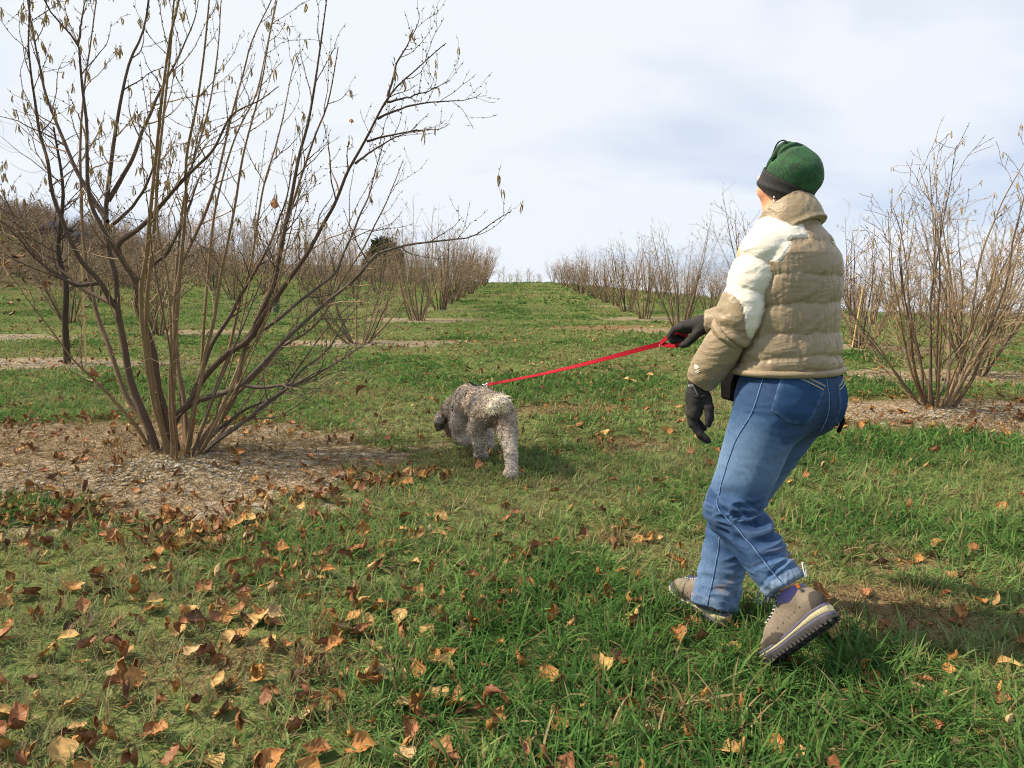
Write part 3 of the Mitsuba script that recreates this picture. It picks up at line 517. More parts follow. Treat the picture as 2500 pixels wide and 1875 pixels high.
LEAF_COL = [np.array([.66, .75, .80]) * c_ for c_ in [lin(176, 116, 62), lin(156, 100, 58), lin(190, 146, 92), lin(130, 84, 54), lin(186, 130, 68), lin(190, 152, 106), lin(164, 106, 68), lin(108, 72, 52), lin(196, 152, 92), lin(172, 116, 60), lin(194, 160, 118), lin(146, 94, 62)]]
LEAF_WORD = ['orange-brown', 'brown', 'tan', 'dark brown', 'amber', 'pale buff', 'reddish brown', 'nearly black-brown', 'golden tan', 'ochre', 'cream-buff', 'chestnut']
bsdf('dead_leaf', {'type': 'twosided', 'b': {'type': 'principled', 'base_color': VC, 'roughness': .6, 'specular': .3}})
NLV = 24
LEAVES = [leaf_mesh(k) for k in range(NLV)]
for k, c_ in ((5, (.5, .25)), (10, (.3, .4)), (8, (-.6, .5)), (17, (.4, .5)), (2, (.8, -.6)), (22, (.2, .3))): LEAVES[k] = leaf_mesh(k, curl=c_)
SMALL = [leaf_mesh(k, 8, 5) for k in range(NLV)]
LEAF_PLY = [ply((v, f), 'dead_leaf', smooth=True, color=c) for v, f, c in LEAVES]
def rot(g, tilt):
    a, b, c = g.uniform(0, 6.283), g.normal(0, tilt), g.normal(0, tilt)
    ca, sa, cb, sb, cc, sc = math.cos(a), math.sin(a), math.cos(b), math.sin(b), math.cos(c), math.sin(c)
    return np.array([[ca, -sa, 0], [sa, ca, 0], [0, 0, 1]]) @ np.array([[1, 0, 0], [0, cb, -sb], [0, sb, cb]]) @ np.array([[cc, 0, sc], [0, 1, 0], [-sc, 0, cc]])
def aff(R, o, s=1.0):
    M = np.eye(4); M[:3, :3] = R * s; M[:3, 3] = o
    return T(M.tolist())
g = np.random.default_rng(31)
dl = []
for i in range(150):
    o = np.array([-6.25 + g.normal(0, .42), 8.75 + g.normal(0, .3), 1.05 + g.normal(0, .28)]); k = (3, 7, 6, 11)[g.integers(0, 4)]
    v, f, c = SMALL[k]; dl.append(((v * g.uniform(.8, 1.3)) @ rot(g, 1.2).T + o, f, c))
vv, ff = cat([(a, b) for a, b, c in dl]); scene[YT + '__dead_leaves'] = ply((vv, ff), 'dead_leaf', color=np.vstack([c for a, b, c in dl])); label(YT + '__dead_leaves', kind='stuff')
for i, (o, k, s) in enumerate([((-.862, 4.30, .425), 3, 1.0), ((-1.33, 4.25, 1.50), 6, .9), ((-.925, 4.45, 1.98), 9, .7), ((-2.38, 4.2, .55), 6, .9)]):
    R_ = rot(g, .2) @ np.array([[0, 0, -1], [0, 1, 0], [1, 0, 0.]])
    scene[BUSH + '__hanging_leaf' + (f'_{i:03d}' if i else '')] = {**LEAF_PLY[k], 'to_world': aff(R_, o, s)}
scene[BUSH + '__leaf_thread'] = ply(tube(spline([(-.862, 4.30, .46), (-.85, 4.30, .53), (-.835, 4.29, .60)], 10), .0009, 4), 'bark', smooth=True, color=np.tile(lin(110, 90, 70), (41, 1)))
CN = numbered('cane_stake'); diffuse('cane', lin(196, 170, 120))
def cane(key, a, b, text):
    p = np.linspace(a, b, 22); r = np.full(22, .011); r[::4] = .0135
    scene[key] = ply(tube(p, r, 7), 'cane', smooth=True); label(key, text, 'stake')
cane(CN, (-5.05, 8.7, -.05), (-5.02, 8.75, 1.28), 'bamboo cane standing beside the slim young tree on the left')
cane(numbered('cane_stake'), (4.81, 10.45, -.12), (4.99, 10.6, 0.86), 'leaning pale bamboo cane in the grass right of the person')
# tree guards
TG = numbered('tree_guard'); diffuse('guard_green', lin(84, 100, 84)); diffuse('guard_blue', lin(150, 176, 200))
def guard(key, x, y, h, r, mat, text):
    a = np.linspace(0, 2 * np.pi, 20)[:-1]; z0 = lay(x, y)
    v = np.vstack([np.stack([x + rr * np.cos(a), y + rr * np.sin(a), 0 * a + z], 1) for rr, z in ((r, z0 - .02), (r * 1.02, z0 + h * .5), (r, z0 + h), (r * .9, z0 + h), (r * .9, z0 + .02))]); n = 19; f = []
    for k in range(4):
        i = np.arange(n) + k * n; j = (np.arange(n) + 1) % n + k * n; f += [np.stack([i, j, j + n], 1), np.stack([i, j + n, i + n], 1)]
    scene[key] = ply((v, np.vstack(f)), mat, smooth=40); label(key, text, 'tree guard')
guard(TG, -5.75, 18.1, .62, .075, 'guard_green', 'grey-green tube tree guard in the grass behind the left bush')
guard(numbered('tree_guard'), -2.18, 36.5, .95, .11, 'guard_blue', 'pale blue tube tree guard in the far left row')
set_bush(bush_parts(410, False, stems=2, H=2.8, lean=(.02, .2), shoots=14, second=2, K=8, thick=1.4, R=.02), -5.75, 18.1, 1.0, 0, 'thin sapling growing out of the grey-green tree guard', name='sapling', group=None, cat_='tree')
# bare wood and scrub on the skyline, dark evergreens, rocks on the left hill
def bare_tree(seed, H=8.5):
    g = np.random.default_rng(seed)
    k = 10; q = [np.array([0, 0, -.2])]; d = unit([g.normal(0, .05), g.normal(0, .05), 1])
    for j in range(k - 1): d = unit(d + .05 * g.standard_normal(3) + [0, 0, .03]); q.append(q[-1] + d * H / (k - 1))
    tk = np.array(q); r = np.linspace(.14, .02, k)
    P, R = grow(tk, r, g, 24, lo=.22, hi=.97, L=(1.6, 4.2), spread=.75, K=8); R = np.linspace(.045, .012, 8)[None].repeat(len(P), 0)
    s2 = [grow(a, b_, g, 6, lo=.2, L=(.7, 1.8), spread=.7, K=8) for a, b_ in zip(P, R)]
    P2 = np.concatenate([x[0] for x in s2]); R2 = np.linspace(.018, .008, 8)[None].repeat(len(P2), 0)
    v, f, o = tubes(np.concatenate([P, P2]), np.concatenate([R, R2]), 3, cap=False); v0, f0, o0 = tubes(tk[None], r[None], 5)
    c = np.vstack([np.tile(lin(168, 158, 150), (len(v), 1)) * g.uniform(.8, 1.2, len(P) + len(P2))[o][:, None], np.tile(lin(112, 104, 98), (len(v0), 1))])
    return ply(cat([(v, f), (v0, f0)]), 'bark', color=c)
TREES = [bare_tree(500 + k) for k in range(4)]
for k, t_ in enumerate(TREES): scene[f'bare_tree_kind_{"abcd"[k]}'] = {'type': 'shapegroup', 'tree': t_}
for k, t_ in enumerate(scrub): scene[f'scrub_kind_{"abc"[k]}'] = {'type': 'shapegroup', 'shrub': t_[0][1]}
g = np.random.default_rng(9); n = 0
spots = []
for u in np.linspace(-1250, -150, 125):
    yy = g.uniform(66, 90); spots.append((u / 1808 * yy * 1.0, yy, g.uniform(.50, .88) * np.interp(u, [-1250, -800, -500, -150], [.55, .95, .85, .6])))
for u in np.linspace(-30, 70, 12): yy = g.uniform(115, 130); spots.append((u / 1808 * yy, yy, g.uniform(.32, .5)))
for u in np.linspace(420, 1300, 60): yy = g.uniform(80, 110); spots.append((u / 1808 * yy, yy, g.uniform(.25, .5)))
for x, y, s in spots:
    n += 1; scene[f'woodland__{n:03d}'] = {'type': 'instance', 'g': {'type': 'ref', 'id': f'bare_tree_kind_{"abcd"[n % 4]}'}, 'to_world': M4((x, y, hill(x, y) if y < 110 else -3.2), s, g.uniform(0, 6.3))}
label('woodland', 'bare grey winter wood along the skyline', 'woodland', kind='stuff')
n = 0
for i in range(560):
    y = g.uniform(29, 58); x = g.uniform(-42, -12) if i < 520 else g.uniform(-17, -9)
    if i >= 520: y = g.uniform(56, 64)
    if x + (y - 40) * .15 > -15 and i < 520: continue
    n += 1; scene[f'shrubbery__{n:03d}'] = {'type': 'instance', 'g': {'type': 'ref', 'id': f'scrub_kind_{"abc"[n % 3]}'}, 'to_world': M4((x, y, hill(x, y)), g.uniform(.35, .75) * np.array(1.0), g.uniform(0, 6.3))}
label('shrubbery', 'dense brown scrub covering the left hillside', 'scrub', kind='stuff')
EV = []
bsdf('evergreen', {'type': 'twosided', 'b': {'type': 'diffuse', 'reflectance': VC}})
def evergreen(x, y, w, h, text, seed):
    g = np.random.default_rng(seed); key = numbered('evergreen_tree'); z0 = hill(x, y) - .2
    N = 5200
    dirs = unit(g.standard_normal((N, 3))); dirs[:, 2] = np.abs(dirs[:, 2]) - .25 * g.random(N)
    lump = .72 + .5 * meshkit.noise(dirs * 2.6 + seed, 3)
    rad = lump * g.uniform(.55, 1.0, N)**.5
    c = np.stack([x + dirs[:, 0] * rad * w, y + dirs[:, 1] * rad * w, z0 + h * .42 + dirs[:, 2] * rad * h * .58], 1)
    a, b = unit(g.standard_normal((N, 3))), unit(g.standard_normal((N, 3))); s = g.uniform(.05, .13, N)[:, None]
    v = np.stack([c - a * s, c + a * s, c + b * s * 1.6], 1).reshape(-1, 3); f = np.arange(3 * N).reshape(-1, 3)
    col = np.repeat(np.tile(lin(72, 80, 60), (N, 1)) * g.uniform(.5, 1.3, (N, 1)), 3, 0)
    scene[key + '__crown'] = ply((v, f), 'evergreen', color=col)
    scene[key + '__trunk'] = ply(tube([(x, y, z0 - .1), (x + .05, y, z0 + h * .7)], [.14, .05], 6), 'bark', color=np.tile(lin(90, 76, 64), (13, 1)))
    label(key, text, 'tree')
evergreen(-9.2, 54, 1.5, 3.5, 'dark rounded evergreen standing behind the left row', 3)
evergreen(-26.5, 66, 1.1, 3.0, 'small dark evergreen at the foot of the bare wood', 5)
bsdf('dark_rock', {'type': 'twosided', 'b': {'type': 'diffuse', 'reflectance': proc(lambda p, n, uv: mix([.020, .022, .028], [.075, .078, .088], fbm(p.x * 2, p.y * 2, p.z * 2, 3)))}})
for i, (u, v_, s, text) in enumerate([(150, 520, .95, 'dark rock on the left hill, topmost of three'), (205, 545, .8, 'dark rock on the left hill, middle of three'), (243, 575, .75, 'dark rock on the left hill, lowest of three')]):
    yy = 42.0; m = trimesh.creation.icosphere(3); m.vertices *= 1 + .55 * (meshkit.fbm(m.vertices * 1.4 + 7 * i, 3) - .5)[:, None]
    x_ = (u - 1250) / 1808 * yy; m.vertices = m.vertices * [1.0 * s, s, .50 * s] + [x_, yy, hill(x_, yy) + .10]
    k = numbered('dark_rock_outcrop'); scene[k] = ply(m, 'dark_rock', smooth=30); label(k, text, 'rock')
# ------------------------------------------------------------------ the person
HD = unit([-0.46, 0.89, 0.0]); LT = unit([-0.89, -0.46, 0.0]); BK = -HD; UPZ = np.array([0, 0, 1.0])
CAMW = unit([-0.30, -0.95, 0.0])
hem, neck = np.array([0.826, 2.20, 0.845]), np.array([0.812, 2.24, 1.282])
lsh, lel, lwr = np.array([0.724, 2.165, 1.180]), np.array([0.648, 2.15, 0.968]), np.array([0.569, 2.22, 0.803])
rsh, rel, rwr = np.array([0.918, 2.32, 1.172]), np.array([0.860, 2.43, 0.99]), np.array([0.660, 2.515, 0.958])
lhip, lknee, lank = np.array([0.760, 2.14, 0.745]), np.array([0.660, 2.13, 0.425]), np.array([0.777, 1.992, 0.254])
rhip, rknee, rank_ = np.array([0.900, 2.26, 0.745]), np.array([0.742, 2.36, 0.37]), np.array([0.662, 2.280, 0.052])
headc = np.array([0.826, 2.265, 1.405])
def frame(p, o): return np.stack([(p - o) @ LT, (p - o) @ HD, p[:, 2] - o[2]], 1)

P_HEAD = unit([-0.62, 0.78, 0.0]); P_HL = unit(np.cross(UPZ, P_HEAD))
def hframe(p): return np.stack([(p - headc) @ P_HEAD, (p - headc) @ P_HL, p[:, 2] - headc[2]], 1)
def f_head(p):
    q = hframe(p)
    d = ball(q, (-0.008, 0, 0.006), (0.072, 0.063, 0.072))
    d = smin(d, ball(q, (0.030, 0, -0.035), (0.058, 0.058, 0.075)), 0.03)
    d = smin(d, ball(q, (0.052, 0, -0.088), (0.026, 0.026, 0.022)), 0.025)
    d = smin(d, cone(q, (0.080, 0, 0.0), (0.099, 0, -0.032), 0.007, 0.011), 0.012)
    for s in (-1, 1):
        d = smin(d, ball(q, (0.055, s * 0.040, -0.030), (0.026, 0.022, 0.022)), 0.02)
        d = np.maximum(d, -ball(q, (0.090, s * 0.031, 0.006), (0.012, 0.014, 0.008)))
        d = smin(d, ball(q, (0.078, s * 0.031, 0.005), (0.0125, 0.0125, 0.011)), 0.003)
        ear = np.maximum(ball(q, (-0.004, s * 0.066, -0.022), (0.019, 0.011, 0.030)), -ball(q, (0.0, s * 0.078, -0.020), (0.011, 0.008, 0.019)))
        d = smin(d, ear, 0.006)
    d = smin(d, cone(q, (0.076, -0.022, -0.055), (0.076, 0.022, -0.055), 0.0065, 0.0065), 0.006)
    d = np.maximum(d, -cone(q, (0.086, -0.024, -0.0555), (0.086, 0.024, -0.0555), 0.002, 0.002))
    return d
def f_body(p):
    d = f_head(p)
    d = smin(d, cone(p, headc + [0.0, 0, -0.05], neck + [0, 0, -0.03], 0.050, 0.055), 0.03)
    q = frame(p, neck)
    d = smin(d, cone(q, (0, 0, -0.06), (0, 0, -0.40), 0.095, 0.105), 0.04)
    d = smin(d, cone(q, (0.12, 0, -0.10), (-0.12, 0, -0.10), 0.05, 0.05), 0.05)
    for a in ((lsh, lel, lwr), (rsh, rel, rwr)): d = smin(d, chain(p, a, (0.045, 0.036, 0.026), 0.02), 0.02)
    for a in ((lhip, lknee, lank), (rhip, rknee, rank_)): d = smin(d, chain(p, a, (0.076, 0.050, 0.026), 0.02), 0.03)
    return d
v, f = skin(f_body, [0.50, 1.85, 0.0], [1.06, 2.62, 1.53], 0.006)
q = hframe(v)
skin_c = lin(212, 160, 132); lip = lin(190, 105, 95)
c = np.tile(skin_c, (len(v), 1))
lips = (np.abs(q[:, 2] + 0.055) < 0.010) & (q[:, 0] > 0.068) & (np.abs(q[:, 1]) < 0.026); c[lips] = lip
eyes = (np.hypot(q[:, 1] - 0.031, q[:, 2] - 0.005) < 0.010) | (np.hypot(q[:, 1] + 0.031, q[:, 2] - 0.005) < 0.010)
c[eyes & (q[:, 0] > 0.06)] = lin(235, 230, 225)
iris = (np.hypot(q[:, 1] - 0.031, q[:, 2] - 0.005) < 0.005) | (np.hypot(q[:, 1] + 0.031, q[:, 2] - 0.005) < 0.005)
c[iris & (q[:, 0] > 0.06)] = lin(60, 40, 30)
cheek = np.exp(-((q[:, 0] - 0.05)**2 + (np.abs(q[:, 1]) - 0.045)**2 + (q[:, 2] + 0.035)**2) / 0.0006)
c = blend(c, lin(222, 148, 122), 0.5 * cheek)
bsdf('skin', {'type': 'principled', 'base_color': VC, 'roughness': 0.5, 'specular': 0.4})
PERSON = put('person', (v, f), 'skin', smooth=True, color=c)
label(PERSON, 'person in green hat, tan puffer jacket and jeans striding with a red leash', 'person')

# jacket: torso, sleeves, collar as one puffed shell
ax = neck - hem; axl = np.linalg.norm(ax); axn = ax / axl
HDp = unit(HD - axn * (HD @ axn)); LTp = unit(np.cross(axn, HDp)); LTp = LTp if LTp @ LT > 0 else -LTp
TA = np.array([-0.02, 0.0, 0.12, 0.25, 0.42, 0.60, 0.76, 0.87, 0.96, 1.04])
WA = np.array([0.162, 0.168, 0.166, 0.158, 0.158, 0.168, 0.164, 0.135, 0.095, 0.078])
DA = np.array([0.130, 0.134, 0.128, 0.117, 0.116, 0.124, 0.122, 0.104, 0.083, 0.070])
SEAMS = np.array([-0.02, 0.075, 0.235, 0.44, 0.625, 0.835, 1.04])
def puff(t, seams, a, sharp=0.45):
    """0 at the quilting seams, a between them."""
    i = np.clip(np.searchsorted(seams, t) - 1, 0, len(seams) - 2)
    s = np.clip((t - seams[i]) / (seams[i + 1] - seams[i]), 0, 1)
    return a * np.power(np.sin(np.pi * s) + 1e-6, sharp)
def torso_co(p):
    q = p - hem
    return q @ LTp, q @ HDp, (q @ axn) / axl
def f_torso(p):
    x, y, t = torso_co(p)
    ph = np.arctan2(x, -y)
    tt = t + 0.060 * nz(np.stack([ph * 1.3, t * 3, 0 * t], 1), 1.0, 4) + 0.030 * nz(np.stack([ph * 5, t * 6, 0 * t], 1), 1.0, 5)
    a, b = np.interp(t, TA, WA), np.interp(t, TA, DA)
    y = y + 0.012 * np.sin(np.pi * np.clip(t, 0, 1))  # rounded upper back
    k = np.sqrt((x / a)**2 + (y / b)**2)
    r = (k - 1) * np.minimum(a, b)
    r = r - puff(tt, SEAMS, 0.0072, 0.5) + 0.002
    for c0 in (-0.52, 0.52, -1.75, 1.75):  # upright panel seams
        r = r + 0.003 * np.exp(-((ph - c0 - 0.12 * np.sin(t * 5)) / 0.05)**2) * (1 - sst(0.60, 0.80, t))
    return np.maximum(np.maximum(r, (t - 1.02) * axl), (-0.022 - t) * axl)
ARM_S = np.array([-0.6, 0.10, 0.50, 1.02])
FORE_S = np.array([-0.02, 0.16, 1.06])
def f_arm(p, sh, el, wr, k0=0):
    d1 = el - sh; t1 = (p - sh) @ d1 / (d1 @ d1)
    d2 = wr - el; t2 = (p - el) @ d2 / (d2 @ d2)
    w = 0.03 * nz(p, 14, 3 + k0)
    a = cone(p, sh, el, 0.067, 0.063) - puff(t1 + w, ARM_S, 0.012) + 0.004
    b = cone(p, el, wr + 0.25 * d2, 0.061, 0.040) - puff(t2 + w, FORE_S, 0.010) + 0.004
    b = np.maximum(b, (t2 - 1.0) * np.linalg.norm(d2))
    return smin(a, b, 0.008)
nc = np.array([0.819, 2.24, 1.292])
cax = unit(UPZ * 1.0 + HD * 0.52 + LT * 0.16); cu = unit(HD - cax * (HD @ cax)); cl = np.cross(cax, cu)
def f_collar(p):
    q = p - nc; x, y, z = q @ cl, q @ cu, q @ cax
    rr = np.interp(z, [-0.05, 0.0, 0.05], [0.086, 0.075, 0.069])
    ring = np.sqrt((x / 1.0)**2 + (y / 1.02)**2) - rr
    top = 0.036 + 0.010 * np.clip(-y / 0.08, -1, 1)
    s = np.clip((z + 0.035) / 0.075, 0, 1)
    d = np.abs(ring + 0.004 - 0.007 * np.sin(np.pi * s)) - 0.011
    d = np.maximum(d, np.maximum(z - top, -0.05 - z))
    return d
def f_jacket(p):
    d = f_torso(p)
    d = smin(d, cone(p, neck + LT * 0.05 - UPZ * 0.065, lsh - LT * .015, 0.060, 0.062), 0.03)
    d = smin(d, cone(p, neck - LT * 0.05 - UPZ * 0.065, rsh + LT * .015, 0.060, 0.062), 0.03)
    for arm in ((lsh, lel, lwr, 0), (rsh, rel, rwr, 7)):
        a = f_arm(p, *arm)
        t1 = (p - arm[0]) @ (arm[1] - arm[0]) / ((arm[1] - arm[0]) @ (arm[1] - arm[0]))
        d = smin(d, a, 0.006) + 0.008 * np.exp(-((d - a) / 0.007)**2) * sst(-0.15, 0.15, t1)      # armhole seam
    d = smin(d, f_collar(p), 0.006)
    return d
v, f = skin(f_jacket, [0.49, 1.96, 0.78], [1.10, 2.64, 1.42], 0.0042)
n = vnormals(v, f)
x, y, t = torso_co(v)
ph = np.arctan2(x, -y)
d1 = lel - lsh; t1 = (v - lsh) @ d1 / (d1 @ d1); d2 = lwr - lel; t2 = (v - lel) @ d2 / (d2 @ d2)
fa_, ft_ = f_arm(v, lsh, lel, lwr), f_torso(v); on_l = (fa_ < 0.014) & ((fa_ < ft_) | (t1 < 0.08)); on_r = f_arm(v, rsh, rel, rwr, 7) < 0.012
axpt = lsh + np.clip(t1, 0, 1)[:, None] * d1
side = ((v - axpt) @ unit([-0.97, 0.24, 0])) / 0.078      # +1 towards the front of the sleeve, -1 towards the armpit
# wrinkles gathered at the quilting seams and at the elbow
w1 = 0.5 * nz(np.stack([ph * 13, t * 6, x * 6], 1), 1.0, 21) + 0.5 * nz(np.stack([ph * 30, t * 14, x * 9], 1), 1.0, 22) + 0.9 * nz(np.stack([ph * 2.5, t * 26 + 3 * np.sin(ph * 2), x * 2], 1), 1.0, 25)
a1 = 0.0030 + 0.0060 * (1 - puff(t, SEAMS, 1.0, 0.8))
w2 = nz(v * [30, 30, 55], 1.0, 23) + 0.5 * nz(v * [70, 70, 90], 1.0, 24)
gath = np.exp(-((t1 - 1.0) / 0.16)**2) + 0.8 * np.exp(-((t1 - 0.50) / 0.07)**2) + 0.6 * np.exp(-((t1 - 0.1) / 0.09)**2) + 0.8 * np.exp(-((t2 - 1.0) / 0.12)**2)
disp = np.where(on_l | on_r, w2 * (0.0028 + 0.0052 * np.clip(gath, 0, 1)), w1 * a1)
disp = disp * np.where(f_collar(v) < 0.006, 0.35, 1.0) - 0.007 * on_l * np.exp(-((t2 - 0.10 + 0.10 * side) / 0.022)**2)
# the colour panels
tan_c, white_c = lin(135, 123, 102), lin(206, 206, 198)
col = np.tile(tan_c, (len(v), 1))
bound = np.interp(t1, [0.45, 0.55, 0.62, 0.72, 0.85, 0.95, 1.05, 1.15], [1.6, 1.3, 0.45, 0.05, -0.15, -0.28, -0.45, -1.5])
sl = on_l & (side < bound) & (side > np.interp(t1, [0.0, 0.12, 0.3, 0.5, 0.65, 0.9], [-1.5, -0.72, -0.60, -0.8, -1.0, -1.0])) & (t1 < 1.13) & (t2 < 0.22)
yoke = (~on_l) & (x > 0.030 + 0.02 * (t > 2)) & (t > 0.86) & (f_collar(v) > 0.004)
front_yoke = (~on_l) & (x > 0.02) & (y > 0) & (t > 0.70) & (f_collar(v) > 0.004)
wmask = sl | yoke | front_yoke
collar = f_collar(v) < 0.0035
wf = (wmask & ~collar).astype(float)
# a sunk seam where the panels meet
e = np.concatenate([f[:, [0, 1]], f[:, [1, 2]]]); cut = e[wf[e[:, 0]] != wf[e[:, 1]]].ravel()
disp[np.unique(cut)] -= 0.0018
soft = wf.copy()
for _ in range(2):
    s_, c_ = np.zeros(len(v)), np.zeros(len(v))
    for a_, b_ in ((0, 1), (1, 2), (2, 0), (1, 0), (2, 1), (0, 2)): np.add.at(s_, f[:, a_], soft[f[:, b_]]); np.add.at(c_, f[:, a_], 1)
    soft = 0.4 * soft + 0.6 * s_ / np.maximum(c_, 1)
col = blend(col, white_c, sst(0.35, 0.65, soft))
col = col * (1 + 0.10 * nz(v, 9, 31) + 0.05 * nz(v, 60, 32))[:, None]
def creases(p, n, uv):
    w = noise(p.x * 14, p.y * 14, p.z * 14)
    a = 1 - dr.abs(2 * noise(p.x * 22 + 3 * w, p.y * 22, p.z * 70 + 5 * w) - 1); b = 1 - dr.abs(2 * noise(p.x * 95, p.y * 95 + 2 * w, p.z * 190) - 1)
    return 0.7 * a * a + 0.3 * b * b
bsdf('down_fabric', {'type': 'twosided', 'b': {'type': 'bumpmap', 'arbitrary': proc(creases, eps=0.0012), 'scale': 0.0015, 'nested': {'type': 'principled', 'base_color': VC, 'roughness': 0.46, 'specular': 0.38, 'sheen': 0.25}}})
JACK = PERSON + '__jacket'
scene[JACK] = ply((v + n * disp[:, None], f), 'down_fabric', smooth=True, color=np.clip(col, 0, 1))
label(JACK, 'quilted tan puffer jacket with cream shoulder and sleeve panel')
diffuse('black_fabric', lin(30, 30, 33)); diffuse('white_print', lin(225, 225, 215))
def tile(center, nrm, upv, w, h, poly, mat, key, lift=0.0015):
    """A small flat mark of given outline laid on the jacket."""
    nrm = unit(nrm); a = unit(np.cross(upv, nrm)); b = np.cross(nrm, a)
    m = trimesh.creation.extrude_polygon(poly, 0.0008, engine='earcut')
    w_ = center + m.vertices[:, :1] * w * a + m.vertices[:, 1:2] * h * b + (m.vertices[:, 2:] + lift) * nrm
    return w_, m.faces
from shapely.geometry import Polygon, LineString, Point, box as sbox
from shapely import affinity, union_all
def hem_ring(fn, tval, rad, mat, key, lo=0, hi=2 * np.pi, n=80):
    pts = []
    for a_ in np.linspace(lo, hi, n):
        pts.append(hem + axn * axl * tval + LTp * 0.19 * np.sin(a_) - HDp * 0.15 * np.cos(a_))
    pts = onto(fn, pts)
    pts[:, 2] = (hem + axn * axl * tval)[2] + 0.2 * (pts[:, 2] - (hem + axn * axl * tval)[2])
    scene[key] = ply(tube(pts, rad, 8), mat, smooth=True)
bsdf('tan_fabric', {'type': 'twosided', 'b': {'type': 'principled', 'base_color': {'type': 'rgb', 'value': tan_c.tolist()}, 'roughness': 0.55, 'specular': 0.3, 'sheen': 0.3}})
hem_ring(f_torso, -0.005, 0.0105, 'tan_fabric', JACK + '__hem_band')
# the arcs and bars printed on the sleeve cuff and the upper back
def arcs():
    g = [LineString([(r * math.cos(a), r * math.sin(a)) for a in np.linspace(0.1, 1.5, 12)]).buffer(0.09, cap_style=2) for r in (0.45, 0.72, 1.0)]
    g.append(sbox(-0.1, -0.35, 1.1, -0.2)); g.append(sbox(0.15, -0.62, 0.85, -0.5))
    return [x for q_ in g for x in (q_.geoms if hasattr(q_, 'geoms') else [q_])]
fj = lambda p: f_jacket(p)
def print_mark(at_, key, size, turn):
    c0 = onto(fj, np.array([at_]))[0]; nn = unit(grad(fj, c0[None]))[0]
    a0 = unit(np.cross(UPZ, nn)); b0 = np.cross(nn, a0)
    up = math.cos(turn) * b0 + math.sin(turn) * a0
    parts = []
    for g in arcs():
        m = trimesh.creation.extrude_polygon(g, 0.0008, engine='earcut'); m = m.subdivide()
        a = unit(np.cross(up, nn)); b = np.cross(nn, a)
        w = c0 + m.vertices[:, :1] * size * a + m.vertices[:, 1:2] * size * b
        w = onto(fj, w) + nn * (m.vertices[:, 2:] + 0.0012)
        parts.append((w, m.faces))
    scene[key] = ply(cat(parts), 'white_print')
print_mark(lwr + (lel - lwr) * 0.22 + 0.05 * unit([-0.75, -0.55, 0.1]), JACK + '__printed_mark', 0.016, -0.5)
print_mark(hem + axn * axl * 0.86 - HDp * 0.12 - LTp * 0.075, JACK + '__printed_mark_001', 0.020, 0.2)

# hat: knitted crown over a black band
hatc = np.array([0.824, 2.264, 1.402])
tl = unit(UPZ * 1.0 - P_HEAD * 0.56); hu = unit(P_HEAD - tl * (P_HEAD @ tl)); hv = np.cross(tl, hu)
def hco(p): q = p - hatc; return np.stack([q @ hu, q @ hv, q @ tl], 1)
def f_crown(p):
    q = hco(p)
    d = ball(q, (0.004, 0, 0.022), (0.081, 0.076, 0.074))
    d = smin(d, ball(q, (-0.020, -0.004, 0.020), (0.062, 0.064, 0.066)), 0.03)
    d = smin(d, ball(q, (0.030, 0.012, 0.066), (0.044, 0.042, 0.034)), 0.02)
    d = d + 0.010 * np.exp(-((q[:, 0] - 0.040 - 0.25 * q[:, 1]) / 0.008)**2) * (q[:, 2] > 0.030) + 0.008 * np.exp(-((q[:, 0] - 0.066 + 0.5 * q[:, 2]) / 0.008)**2) * (q[:, 1] > 0)
    d = d + 0.005 * nz(p, 28, 41)
    return np.maximum(d, -0.012 - q[:, 2])
def f_band(p):
    q = hco(p)
    r = np.interp(q[:, 2], [-0.06, -0.03, 0.01], [0.070, 0.073, 0.077])
    k = np.sqrt((q[:, 0] / 1.06)**2 + q[:, 1]**2)
    d = np.abs(k - r + 0.004 * nz(p, 20, 42)) - 0.005
    d = d - 0.003 * np.exp(-((q[:, 2] + 0.030 + 0.15 * q[:, 0]) / 0.008)**2)
    low = -0.050 + 0.004 * np.clip(q[:, 0] / 0.08, -1, 1)
    return np.maximum(d, np.maximum(q[:, 2] - 0.004, low - q[:, 2]))
HAT = PERSON + '__hat'
def knit(p, n, uv):
    s = p.z * 330.0; a = dr.atan2(p.y - 2.255, p.x - 0.834) * 42.0
    row = fbm(a * 0.9, s * 0.5, p.x * 60, 3); big = fbm(p.x * 26, p.y * 26, p.z * 40, 3)
    st = 0.5 + 0.5 * dr.sin(s * 3.1416 * 0.55) * dr.sin(a * 3.14)
    c_ = mix([0.010, 0.045, 0.026], [0.028, 0.150, 0.052], smoothstep(0.30, 0.68, 0.5 * row + 0.5 * big))
    c_ = mix(c_, [0.055, 0.090, 0.055], smoothstep(0.60, 0.75, noise(a * 1.2, s * 0.7, 3.0)) * 0.6)
    return c_ * (0.52 + 0.36 * st)
bsdf('green_knit', {'type': 'twosided', 'b': {'type': 'principled', 'base_color': proc(knit), 'roughness': 0.9, 'sheen': 0.6}})
bsdf('black_knit', {'type': 'twosided', 'b': {'type': 'principled', 'base_color': {'type': 'rgb', 'value': [0.012, 0.013, 0.016]}, 'roughness': 0.75, 'sheen': 0.4}})
v, f = skin(f_crown, hatc - 0.15, hatc + 0.15, 0.0035)
scene[HAT] = ply((v, f), 'green_knit', smooth=True)
label(HAT, 'heathered green knit hat with black turned-up band')
v, f = skin(f_band, hatc - 0.14, hatc + 0.14, 0.003)
scene[HAT + '__band'] = ply((v, f), 'black_knit', smooth=True)
lp = hatc + 0.090 * tl + 0.035 * hu + 0.022 * hv
loop = spline([lp - 0.006 * tl, lp + 0.004 * tl + 0.022 * hu + 0.01 * hv, lp - 0.010 * tl + 0.036 * hu + 0.016 * hv, lp - 0.048 * tl + 0.036 * hu + 0.012 * hv], 16)
